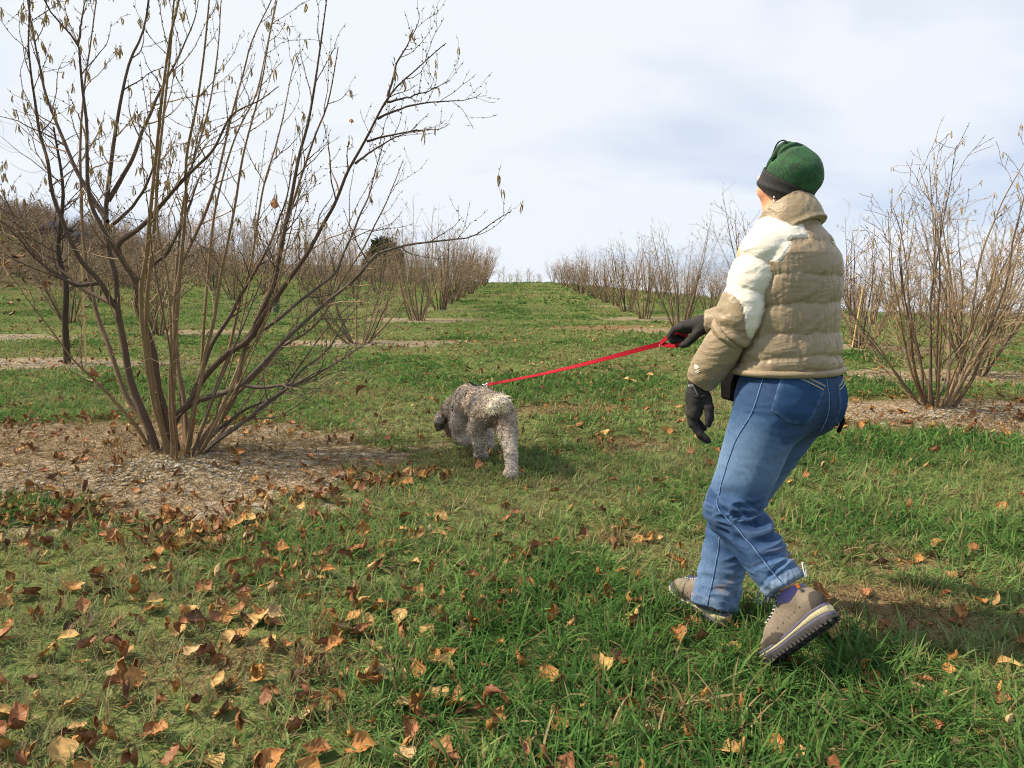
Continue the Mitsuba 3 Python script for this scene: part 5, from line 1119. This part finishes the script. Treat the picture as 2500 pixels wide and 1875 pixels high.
# ------------------------------------------------------------------ the dog
A_ = lambda *x: np.array(x, float)
DL = {'hindR': ([A_(-.048, 4.15, .305), A_(-.022, 4.07, .215), A_(-.004, 3.955, .130), A_(.0, 3.905, .036)], (.064, .042, .026, .026)),
      'hindL': ([A_(-.168, 4.21, .305), A_(-.212, 4.255, .205), A_(-.196, 4.25, .130), A_(-.178, 4.315, .032)], (.064, .042, .027, .026)),
      'foreR': ([A_(-.19, 4.54, .26), A_(-.165, 4.57, .18), A_(-.150, 4.55, .10), A_(-.147, 4.53, .032)], (.052, .036, .025, .025)),
      'foreL': ([A_(-.312, 4.47, .27), A_(-.330, 4.44, .195), A_(-.328, 4.48, .120), A_(-.284, 4.43, .100)], (.060, .042, .029, .027))}
nose = A_(-.402, 4.755, .075)
def f_dog0(p):
    d = cone(p, (-.098, 4.17, .338), (-.185, 4.35, .340), .086, .080)
    d = smin(d, cone(p, (-.185, 4.35, .340), (-.262, 4.50, .318), .080, .092), .04)
    d = smin(d, cone(p, (-.270, 4.53, .345), (-.360, 4.625, .265), .070, .060), .05)
    d = smin(d, cone(p, (-.372, 4.645, .245), (-.408, 4.70, .195), .060, .056), .03)
    d = smin(d, cone(p, (-.420, 4.70, .185), nose, .046, .030), .02)
    for pts, rs in DL.values(): d = smin(d, chain(p, pts, rs, .02), .035)
    for pts, rs in DL.values():   # paws: toes ahead of the pad
        e = pts[-1]; fd = unit(A_(-.45, .89, 0))
        for s in (-.018, -.006, .006, .018): d = smin(d, ball(p, e + fd * .030 + unit(A_(.89, .45, 0)) * s + A_(0, 0, -.006), (.014, .018, .014)), .010)
    d = smin(d, chain(p, [A_(-.422, 4.655, .250), A_(-.458, 4.625, .185), A_(-.464, 4.615, .140)], (.024, .028, .019), .01), .012)
    d = smin(d, chain(p, [A_(-.365, 4.70, .250), A_(-.345, 4.715, .185), A_(-.345, 4.71, .145)], (.026, .030, .020), .01), .012)
    d = smin(d, chain(p, [A_(-.068, 4.09, .370), A_(-.050, 4.035, .408), A_(-.078, 3.995, .412), A_(-.108, 3.975, .385)], (.026, .024, .024, .018), .01), .015)
    return d
def f_dog(p):
    w = 1 - np.abs(2 * nz(p + 0.02 * np.stack([nz(p, 40, 1), nz(p, 40, 2), nz(p, 40, 3)], 1), 52, 71))
    return f_dog0(p) - 0.009 * w - 0.003 * nz(p, 30, 72)
def coat(p):
    gry, tanb, pale, drk, cream = lin(158, 150, 142), lin(164, 150, 134), lin(190, 183, 174), lin(58, 44, 36), lin(232, 222, 204)
    t = np.clip(0.5 + 1.6 * nz(p, 16, 81) + 0.6 * nz(p, 60, 82), 0, 1)
    c = blend(np.tile(gry, (len(p), 1)), tanb, t)
    low = 1 - sst(.12, .28, p[:, 2])
    c = blend(c, pale, 0.6 * low)
    ear = np.minimum(chain(p, [A_(-.422, 4.655, .250), A_(-.464, 4.615, .140)], (.038, .034)), chain(p, [A_(-.365, 4.70, .250), A_(-.345, 4.71, .145)], (.04, .036)))
    c = blend(c, drk, (1 - sst(-.01, .012, ear)) * 0.95)
    c = blend(c, lin(120, 92, 72), 0.8 * (1 - sst(.0, .03, cone(p, (-.42, 4.70, .185), nose, .04, .03))) * (1 - sst(.15, .2, p[:, 2])))
    rear = cone(p, (-.095, 4.10, .325), (-.098, 4.13, .235), .034, .030)
    c = blend(c, lin(96, 78, 64), 0.75 * (1 - sst(-.005, .03, rear)))
    tail = chain(p, [A_(-.068, 4.09, .370), A_(-.050, 4.035, .408), A_(-.078, 3.995, .412), A_(-.108, 3.975, .385)], (.026, .024, .024, .018))
    c = blend(c, cream, 1 - sst(.004, .018, tail))
    return c
v, f = skin(f_dog, [-.56, 3.83, -.01], [.10, 4.84, .50], .006)
bsdf('dog_fur', {'type': 'twosided', 'b': {'type': 'principled', 'base_color': VC, 'roughness': 0.8, 'sheen': 0.4, 'specular': 0.2}})
DOG = put('dog', (v, f), 'dog_fur', smooth=True, color=np.clip(coat(v) * 0.85, 0, 1))
label(DOG, 'curly grey-tan dog with a pale tail sniffing the grass, seen from behind', 'dog')
# curls: small springs of hair standing off the skin
g2 = np.random.default_rng(5)
a_ = np.linalg.norm(np.cross(v[f[:, 1]] - v[f[:, 0]], v[f[:, 2]] - v[f[:, 0]]), axis=1)
NC = 9500
fi = g2.choice(len(f), NC, p=a_ / a_.sum()); b_ = g2.dirichlet((1, 1, 1), NC)
cp = (v[f[fi]] * b_[..., None]).sum(1); cn = unit(grad(f_dog0, cp))
tl_ = chain(cp, [A_(-.068, 4.09, .370), A_(-.050, 4.035, .408), A_(-.078, 3.995, .412), A_(-.108, 3.975, .385)], (.026, .024, .024, .018)) < .015
dwn = unit(cn * 0.6 + A_(0, 0, -0.55) + 0.55 * g2.standard_normal((NC, 3)))
uu = unit(np.cross(dwn, g2.standard_normal((NC, 3)))); ww = np.cross(dwn, uu)
K = 7; s_ = np.linspace(0, 1, K)
L_ = g2.uniform(.008, .015, NC) * np.where(cp[:, 2] < .2, .75, 1); L_[tl_] = g2.uniform(.018, .036, tl_.sum()); rr = g2.uniform(.0020, .0042, NC); rr[tl_] *= 0.5
turn = g2.uniform(1.0, 1.9, NC); ph_ = g2.uniform(0, 6.28, NC)
ang = ph_[:, None] + 2 * np.pi * turn[:, None] * s_
pts = cp[:, None] + dwn[:, None] * (L_[:, None] * s_)[..., None] + rr[:, None, None] * (np.minimum(1, s_ * 3)[None, :, None]) * (np.cos(ang)[..., None] * uu[:, None] + np.sin(ang)[..., None] * ww[:, None])
rad = np.tile(np.interp(s_, [0, .7, 1], [.0014, .0012, .0006]), (NC, 1))
hv2, hf2, own = tubes(pts, rad, 3, cap=False)
cc = np.clip(coat(cp) * (1 + 0.34 * g2.standard_normal((NC, 1)) + 0.10), 0.01, 1)[own]
scene[DOG + '__curly_coat'] = ply((hv2, hf2), 'dog_fur', smooth=True, color=cc); label(DOG + '__curly_coat', kind='stuff')
nm = trimesh.creation.icosphere(2); nm.vertices = nm.vertices * [.016, .014, .012] + nose + A_(0.0, .026, .002)
bsdf('wet_black', {'type': 'principled', 'base_color': {'type': 'rgb', 'value': [.012, .010, .010]}, 'roughness': .25})
scene[DOG + '__nose'] = ply(nm, 'wet_black', smooth=True)
for i, o in enumerate((A_(-.462, 4.735, .205), A_(-.402, 4.755, .205))):
    m = trimesh.creation.icosphere(2); m.vertices = m.vertices * .010 + o; scene[DOG + '__eye' + ('_001' if i else '')] = ply(m, 'wet_black', smooth=True)
# harness: two straps round the chest and one along the back
def strap(pts, w, th):
    pts = np.asarray(pts); tg = unit(np.gradient(pts, axis=0)); nn = unit(grad(f_dog0, pts)); sd = unit(np.cross(tg, nn)); nn = np.cross(sd, tg)
    prof = [(-w / 2, 0), (w / 2, 0), (w / 2, th), (-w / 2, th)]
    v_ = np.stack([pts + sd * a + nn * b for a, b in prof], 1).reshape(-1, 3); n = len(pts); f_ = []
    for k in range(4):
        i = np.arange(n - 1) * 4 + k; j = np.arange(n - 1) * 4 + (k + 1) % 4
        f_ += [np.stack([i, j, j + 4], 1), np.stack([i, j + 4, i + 4], 1)]
    return v_, np.vstack(f_)
fd = unit(A_(-.43, .88, -.12)); sd_ = unit(np.cross(fd, UPZ)); ud = np.cross(sd_, fd)
def girth(c, r, l_=.016): return onto(f_dog0, [c + r * (math.cos(a) * ud + math.sin(a) * sd_) for a in np.linspace(0, 2 * np.pi, 60)], l_)
diffuse('harness_web', lin(34, 34, 40))
scene[DOG + '__harness'] = ply(strap(girth(A_(-.212, 4.40, .335), .10, .004), .012, .003), 'harness_web'); label(DOG + '__harness', 'dark webbing harness round the chest')
scene[DOG + '__harness__chest_strap'] = ply(strap(girth(A_(-.262, 4.50, .335), .10, .004), .012, .003), 'harness_web')
scene[DOG + '__harness__back_strap'] = ply(strap(onto(f_dog0, spline([(-.170, 4.385, .43), (-.215, 4.45, .43), (-.262, 4.51, .42)], 16), .017), .018, .003), 'harness_web')
# ------------------------------------------------------------------ leash
bsdf('red_web', {'type': 'twosided', 'b': {'type': 'principled', 'base_color': proc(lambda p, n, uv: mi.Color3f(.27, .006, .017) * (.70 + .6 * noise(p.x * 420, p.y * 420, p.z * 420))), 'roughness': .75, 'specular': .2}})
def ribbon(pts, w, th, side):
    pts = np.asarray(pts, float); tg = unit(np.gradient(pts, axis=0)); side = np.broadcast_to(np.asarray(side, float), pts.shape)
    sd = unit(side - tg * (side * tg).sum(1, keepdims=True)); nn = np.cross(tg, sd)
    v_ = np.stack([pts + sd * a + nn * b for a, b in ((-w / 2, -th / 2), (w / 2, -th / 2), (w / 2, th / 2), (-w / 2, th / 2))], 1).reshape(-1, 3); n = len(pts); f_ = [np.array([[0, 1, 2], [0, 2, 3]]), np.array([[0, 2, 1], [0, 3, 2]]) + (n - 1) * 4]
    for k in range(4):
        i = np.arange(n - 1) * 4 + k; j = np.arange(n - 1) * 4 + (k + 1) % 4
        f_ += [np.stack([i, j, j + 4], 1), np.stack([i, j + 4, i + 4], 1)]
    return v_, np.vstack(f_)
clip, fork = A_(-.148, 4.36, .452), A_(.535, 2.665, .872)
s_ = np.linspace(0, 1, 40)
line = clip + (fork - clip) * s_[:, None]; line[:, 2] -= .012 * np.sin(np.pi * s_)
sides = np.stack([0.55 * np.sin(3.6 * s_ + .4), 0.45 * np.sin(3.1 * s_), 0.94 + 0 * s_], 1)
LEASH = put('dog_leash', ribbon(line, .0175, .0028, sides), 'red_web')
label(LEASH, 'taut red webbing leash running from the gloved hand to the dog', 'leash')
h1, h2 = RP(.098, -.006, .036), RP(.098, -.052, .020)
up_ = spline([fork, fork * .4 + h1 * .6 + A_(0, 0, .004), h1, RP(.085, -.022, -.004), RP(.085, -.028, -.034), RP(.098, -.040, -.030), h2, fork * .45 + h2 * .55 - A_(0, 0, .004), fork], 60)
scene[LEASH + '__hand_loop'] = ply(ribbon(up_, .0165, .0028, A_(.1, -.2, .95)), 'red_web')
def torus(c, R, r, ax_, n=28):
    ax_ = unit(ax_); u_ = unit(np.cross(ax_, [.3, .5, .8])); w_ = np.cross(ax_, u_)
    return tube([c + R * (math.cos(a) * u_ + math.sin(a) * w_) for a in np.linspace(0, 2 * np.pi, n)], r, 6)
ld = unit(fork - clip)
scene[LEASH + '__slide_ring'] = ply(torus(fork + ld * .004, .010, .0018, np.cross(ld, UPZ)), 'silver', smooth=True)
scene[LEASH + '__clip_ring'] = ply(torus(clip - ld * .008, .011, .0026, np.cross(ld, UPZ)), 'silver', smooth=True)
cb = [clip - ld * .016, clip - ld * .030 + A_(0, 0, .002), clip - ld * .048 - A_(0, 0, .004)]
scene[LEASH + '__snap_hook'] = ply(cat([tube(spline(cb, 10), np.interp(np.linspace(0, 1, 10), [0, .3, .6, 1], [.006, .008, .0055, .003]), 8), torus(cb[-1] - ld * .012 - A_(0, 0, .003), .012, .0028, np.cross(ld, UPZ))]), 'silver', smooth=True)
scene[DOG + '__harness__d_ring'] = ply(torus(A_(-.172, 4.395, .437), .014, .0022, A_(.8, .3, .4)), 'silver', smooth=True)
# ------------------------------------------------------------------ grass
def scatter(g, y0, y1, per, margin=.9):
    """Points over the ground between two distances, per square metre, a little wider than the view."""
    n = int(per * ((.80 * y1 + margin)**2 - (.80 * y0 + margin)**2) / .80)
    y = np.sqrt(g.uniform((.80 * y0 + margin)**2, (.80 * y1 + margin)**2, n)); y = (y - margin) / .80
    return np.stack([g.uniform(-1, 1, n) * (.80 * y + margin), y], 1)
GRN = np.array([(.066, .152, .040), (.112, .214, .062), (.166, .266, .090), (.224, .288, .126), (.285, .300, .165)])
STRW = np.array([(.30, .235, .115), (.24, .175, .085), (.36, .30, .17), (.17, .115, .06)])
def blades(g, xy, L, w, K, phi, lean, droop, col, tipdry, z0=0.0):
    n = len(xy); s = np.linspace(0, 1, K + 1)
    h = np.stack([np.cos(phi), np.sin(phi), 0 * phi], 1); sd = np.stack([-np.sin(phi), np.cos(phi), 0 * phi], 1)
    tw = g.normal(0, .5, n); sd = sd * np.cos(tw)[:, None] + np.array([0, 0, 1.0]) * np.sin(tw)[:, None]
    o = np.column_stack([xy, lay(xy[:, 0], xy[:, 1]) + z0])
    th = lean[:, None] + droop[:, None] * s[None]            # angle from upright, growing towards the tip
    ds = np.diff(s, prepend=0)
    hx = np.cumsum(np.sin(th) * ds, 1) * L[:, None]; hz = np.cumsum(np.cos(th) * ds, 1) * L[:, None]
    hz = np.maximum(hz, .003 + .004 * g.random((n, 1)))
    c = o[:, None] + h[:, None] * hx[..., None] + np.array([0, 0, 1.0]) * hz[..., None]
    ww = (w[:, None] * np.array([.75, 1.0, .9, .6, .3, .2])[np.linspace(0, 4, K + 1).astype(int)][None])[:, :K]
    A, B = c[:, :K] + sd[:, None] * ww[..., None] * .5, c[:, :K] - sd[:, None] * ww[..., None] * .5
    v = np.concatenate([np.stack([A, B], 2).reshape(n, 2 * K, 3), c[:, K:]], 1)
    base = np.arange(n)[:, None, None] * (2 * K + 1)
    f = []
    for k in range(K - 1): f += [[2 * k, 2 * k + 1, 2 * k + 3], [2 * k, 2 * k + 3, 2 * k + 2]]
    f.append([2 * K - 2, 2 * K - 1, 2 * K])
    F = (base + np.array(f)[None]).reshape(-1, 3)
    t = np.concatenate([np.repeat(np.linspace(0, 1, K, endpoint=False), 2), [1.0]])
    mix_ = np.clip((t[None] - 1 + tipdry[:, None]) / np.maximum(tipdry[:, None], .05), 0, 1)
    C = blend(np.repeat(col[:, None], 2 * K + 1, 1), STRW[2] * .8, mix_ * (tipdry > 0)[:, None])
    return v.reshape(-1, 3), F, C.reshape(-1, 3)
def sward(seed, y0, y1, tufts, per, Lr, w0, K):
    g = np.random.default_rng(seed)
    t = scatter(g, y0, y1, tufts)
    lush = meshkit.fbm(np.stack([t[:, 0] * 1.1 + 4, t[:, 1] * 1.1, 0 * t[:, 0]], 1), 3, 14) + .32 * np.exp(-((t[:, 0] - .30) / .55)**2 - ((t[:, 1] - 2.1) / .8)**2) + .16 * np.exp(-((t[:, 0] - 1.6) / .5)**2 - ((t[:, 1] - 3.0) / .5)**2) + .20 * np.exp(-((t[:, 0] - .35) / .5)**2 - ((t[:, 1] - 4.6) / 1.0)**2)
    lush = np.clip((lush - .30) / .42 - .45 * sst(.25, -.6, t[:, 0]) * sst(3.4, 2.6, t[:, 1]), 0, 1)
    b, s = bare(t[:, 0], t[:, 1]), straw(t[:, 0], t[:, 1])
    keep = (g.random(len(t)) > b * 1.5 - .03) & (g.random(len(t)) > s * .62) & (g.random(len(t)) < .80 + .3 * lush)
    t, lush, s, b = t[keep], lush[keep], s[keep], b[keep]
    n = np.maximum(2, (g.poisson(per * (1.15 + .45 * lush)))).astype(int)
    i = np.repeat(np.arange(len(t)), n); N = len(i)
    phi_t = g.uniform(0, 6.283, len(t)); big = (g.random(len(t)) < .10 + .25 * lush)
    rad = g.uniform(.008, .035, len(t)) * (1 + big)
    a = g.uniform(0, 6.283, N); r_ = np.sqrt(g.random(N)) * rad[i]
    xy = t[i] + np.stack([np.cos(a), np.sin(a)], 1) * r_[:, None]
    phi = np.where(g.random(N) < .6, a, phi_t[i]) + g.normal(0, .7, N)
    Lm = Lr[0] + (Lr[1] - Lr[0]) * (.38 + .62 * lush[i]) * (1 + .5 * big[i])
    L = Lm * g.uniform(.45, 1.25, N); w = w0 * g.uniform(.6, 1.45, N) * (.9 + .35 * big[i] + .35 * lush[i])
    lean = np.abs(g.normal(.62, .42, N)); droop = np.abs(g.normal(.85, .6, N)) * (.6 + .7 * lush[i])
    ci = np.clip(.25 + (1 - lush[i]) * 3.2 + g.normal(0, .55, N) + .5 * (meshkit.noise(np.column_stack([t[i] * 3.1, 0 * i]), 4) - .5) * 2 - .2, 0, 3.99)
    k = ci.astype(int); fr = (ci - k)[:, None]; col = GRN[k] * (1 - fr) + GRN[k + 1] * fr
    dry = g.random(N) < (.06 + .34 * (1 - lush[i]) + .5 * s[i] + .3 * b[i]); col[dry] = STRW[g.integers(0, 3, dry.sum())] * .85
    col = col * g.uniform(.75, 1.25, N)[:, None]
    tip = np.where(g.random(N) < .22, g.uniform(.1, .5, N), 0)
    return blades(g, xy, L, w, K, phi, lean, droop, col, tip)
bsdf('grass_blade', {'type': 'principledthin', 'base_color': VC, 'roughness': .35, 'spec_trans': 0.0, 'diff_trans': .7})
zones = [sward(1, 1.15, 2.6, 520, 15, (.028, .095), .0034, 4), sward(2, 2.6, 4.4, 480, 12, (.030, .090), .0040, 4), sward(3, 4.4, 7.0, 330, 9, (.035, .085), .0060, 3), sward(4, 7.0, 12.0, 150, 7, (.04, .08), .0085, 3),
         sward(5, 12.0, 22.0, 56, 6, (.04, .085), .014, 2), sward(6, 22.0, 42.0, 9, 6, (.07, .13), .026, 2), sward(7, 42.0, 60.0, 3, 6, (.08, .14), .045, 2)]
# flat dry stalks over straw patches and beds
g = np.random.default_rng(19)
t = scatter(g, 1.2, 8.0, 3600); b, s = bare(t[:, 0], t[:, 1]), straw(t[:, 0], t[:, 1])
keep = g.random(len(t)) < np.maximum(np.maximum(.75 * s, .62 * b) * np.where(t[:, 1] < 5.5, 1, .4), .09); t = t[keep]; N = len(t)
zones.append(blades(g, t, g.uniform(.02, .11, N), g.uniform(.0016, .0036, N) * (.8 + .14 * t[:, 1]), 3, g.uniform(0, 6.283, N), np.abs(g.normal(1.12, .28, N)), g.normal(.25, .45, N), STRW[g.integers(0, 4, N)] * g.uniform(.45, 1.2, N)[:, None] * .85, np.zeros(N), .003))
for i, (v, f, c) in enumerate(zones): scene[f'grass__{i + 1:03d}'] = ply((v, f), 'grass_blade', color=np.clip(c, 0, .9))
label('grass', 'green grass with dry blades covering the orchard floor', 'grass', kind='stuff')
# ------------------------------------------------------------------ gravel on the beds
g = np.random.default_rng(23); peb = []
ico = trimesh.creation.icosphere(1); ico0 = trimesh.creation.icosahedron()
stones = []
for k in range(12):
    m = (ico if k < 6 else ico0).copy(); m.vertices = m.vertices * (1 + .5 * (meshkit.noise(m.vertices * 1.7 + k * 5, k) - .5))[:, None] * [1, .75 + .05 * k, .5]; stones.append((m.vertices, m.faces))
def pebbles(cx, cy, sx, sy, n, r0, r1):
    for _ in range(n):
        x, y = cx + g.normal(0, sx), cy + g.normal(0, sy)
        if y < 1.5: continue
        r = r0 + (r1 - r0) * g.random()**2.2; v, f = stones[g.integers(0, 6) + (6 if r < .010 or y > 5 else 0)]
        peb.append(((v * r) @ rot(g, .35).T + [x, y, float(lay(x, y)) + r * .22], f, np.tile(np.array([.37, .355, .315]) * g.uniform(.55, 1.15) * np.array([1, g.uniform(.96, 1.0), g.uniform(.88, 1.0)]), (len(v), 1))))
pebbles(-1.85, 4.02, .30, .13, 460, .005, .017); pebbles(-1.95, 3.82, .42, .14, 300, .004, .014); pebbles(-1.55, 4.05, .70, .30, 220, .003, .010); pebbles(-1.25, 3.95, .30, .16, 160, .005, .014); pebbles(-2.5, 3.75, .25, .16, 120, .006, .018)
pebbles(3.35, 5.55, .55, .18, 380, .006, .018); pebbles(3.9, 5.3, .5, .2, 200, .006, .016); pebbles(-2.4, 10.9, .7, .2, 200, .008, .020); pebbles(-5.2, 8.6, 1.0, .25, 260, .008, .020); pebbles(-9.0, 12.0, 1.0, .35, 240, .012, .028); pebbles(5.0, 7.5, 1.0, .2, 200, .008, .02)
vv, ff = cat([(a, b_) for a, b_, c in peb]); bsdf('stone', {'type': 'twosided', 'b': {'type': 'diffuse', 'reflectance': VC}})
scene['gravel'] = ply((vv, ff), 'stone', color=np.vstack([c for a, b_, c in peb])); label('gravel', 'pale limestone gravel heaped round the foot of the bushes', 'gravel', kind='stuff')
# ------------------------------------------------------------------ fallen leaves
g = np.random.default_rng(57)
def leafy(x, y):
    e = np.minimum(np.sqrt(((x + 1.90) / 1.25)**2 + ((y - 4.25) / 1.02)**2), np.sqrt(((x + 3.05) / 1.35)**2 + ((y - 4.3) / 1.1)**2)) + wob(x, y)
    ring = np.exp(-((e - 1.08) / .17)**2) * np.where(y < 4.1, 1.0, .55 * (x < -1.7))
    d = 9 + 42 * sst(3.7, 2.2, y) * sst(1.2, -.4, x) + 16 * sst(3.0, 1.8, y) + 330 * ring * sst(0.1, -.5, x) + 16 * (e < 1) + 34 * np.exp(-((x + .9) / .8)**2 - ((y - 2.75) / .45)**2)
    d = 1.35 * (1 + .6 * sst(3.5, 2.9, y) * sst(1.4, .4, x)) * d * (.5 + 1.1 * meshkit.fbm(np.stack([x * 2.2, y * 2.2, 0 * x], -1), 3, 6))
    e2 = np.sqrt(((x - 3.55) / 1.5)**2 + ((y - 5.72) / .72)**2); d = d + 60 * np.exp(-((e2 - 1.0) / .2)**2) + 26 * (e2 < 1)
    e3 = np.sqrt(((x + 2.15) / 2.0)**2 + ((y - 11.1) / .8)**2); d = d + 30 * np.exp(-((e3 - .8) / .3)**2)
    e4 = np.sqrt(((x + 5.3) / 3.0)**2 + ((y - 8.8) / 1.0)**2); d = d + 26 * (e4 < 1.1)
    return (d + 55 * straw(x, y) * (y < 5.5)) * np.where(y > 6.5, .55, 1.0)
t = scatter(g, 1.2, 14.0, 520, .6)
t = t[g.random(len(t)) < leafy(t[:, 0], t[:, 1]) / 520]
seen = np.abs(t[:, 0]) < .665 * t[:, 1] + .05
seen &= t[:, 1] > 1.50
dist = np.where(seen, np.hypot(t[:, 0], t[:, 1]), 99); order = np.argsort(dist)
size = g.uniform(.50, .98, len(t)); kind = g.choice(NLV, len(t), p=np.array([1.5, 1.3, 1, 1.1, 1.5, .5, 1.2, .6, .7, 1.3, .35, 1.2] * 2) / 24.5)
lift = np.where(bare(t[:, 0], t[:, 1]) > .5, .006, g.uniform(.004, .030, len(t)))
words = lambda x, y: ('at the bottom edge' if y < 1.85 else 'in the near grass' if y < 2.25 else 'in the middle grass' if y < 2.75 else 'before the mulched bed' if y < 3.4 and x < .1 else 'in the farther grass') + (' far left' if x / y < -.45 else ' on the left' if x / y < -.22 else ' left of centre' if x / y < -.03 else ' near the centre' if x / y < .12 else ' left of the boots' if x / y < .26 else ' below the boots' if x / y < .42 else ' on the right' if x / y < .55 else ' at the right edge')
rest, made, named = [], 0, {}
for q in order:
    k = int(kind[q]); x, y = t[q]; o = [x, y, float(lay(x, y)) + lift[q]]; R_ = rot(g, .26)
    if made < 300 and seen[q]:
        key = numbered('fallen_leaf'); scene[key] = {**LEAF_PLY[k], 'to_world': aff(R_, o, size[q])}
        sz = 'small' if size[q] < .66 else 'large' if size[q] > .84 else 'mid-sized'
        sh_ = 'flattish' if k in (5, 10, 8, 17, 2, 22) else 'curled'
        named.setdefault(f'{sz} {sh_} {LEAF_WORD[k % 12]} dead leaf {words(x, y)}', []).append((x / y, key)); made += 1
    else:
        v, f, c = SMALL[k]; rest.append((v * size[q] @ R_.T + o, f, c))
vv, ff = cat([(a, b_) for a, b_, c in rest]); scene['fallen_leaves'] = ply((vv, ff), 'dead_leaf', color=np.vstack([c for a, b_, c in rest])); label('fallen_leaves', 'litter of small curled brown leaves lying farther back', 'leaf litter', kind='stuff')

for text, found in named.items():
    found.sort(); m_ = len(found)
    for i, (_, key) in enumerate(found):
        place_ = '' if m_ == 1 else ', the left one' if m_ == 2 and i == 0 else ', the right one' if m_ == 2 else ', leftmost' if i == 0 else ', rightmost' if i == m_ - 1 else f', {rank(i)} from left'
        full = text + place_
        if len(full.replace('-', ' ').split()) > 15: full = full.replace(' dead leaf', ' leaf').replace(' the ', ' ')
        label(key, full, 'leaf', 'fallen leaves in the foreground grass')
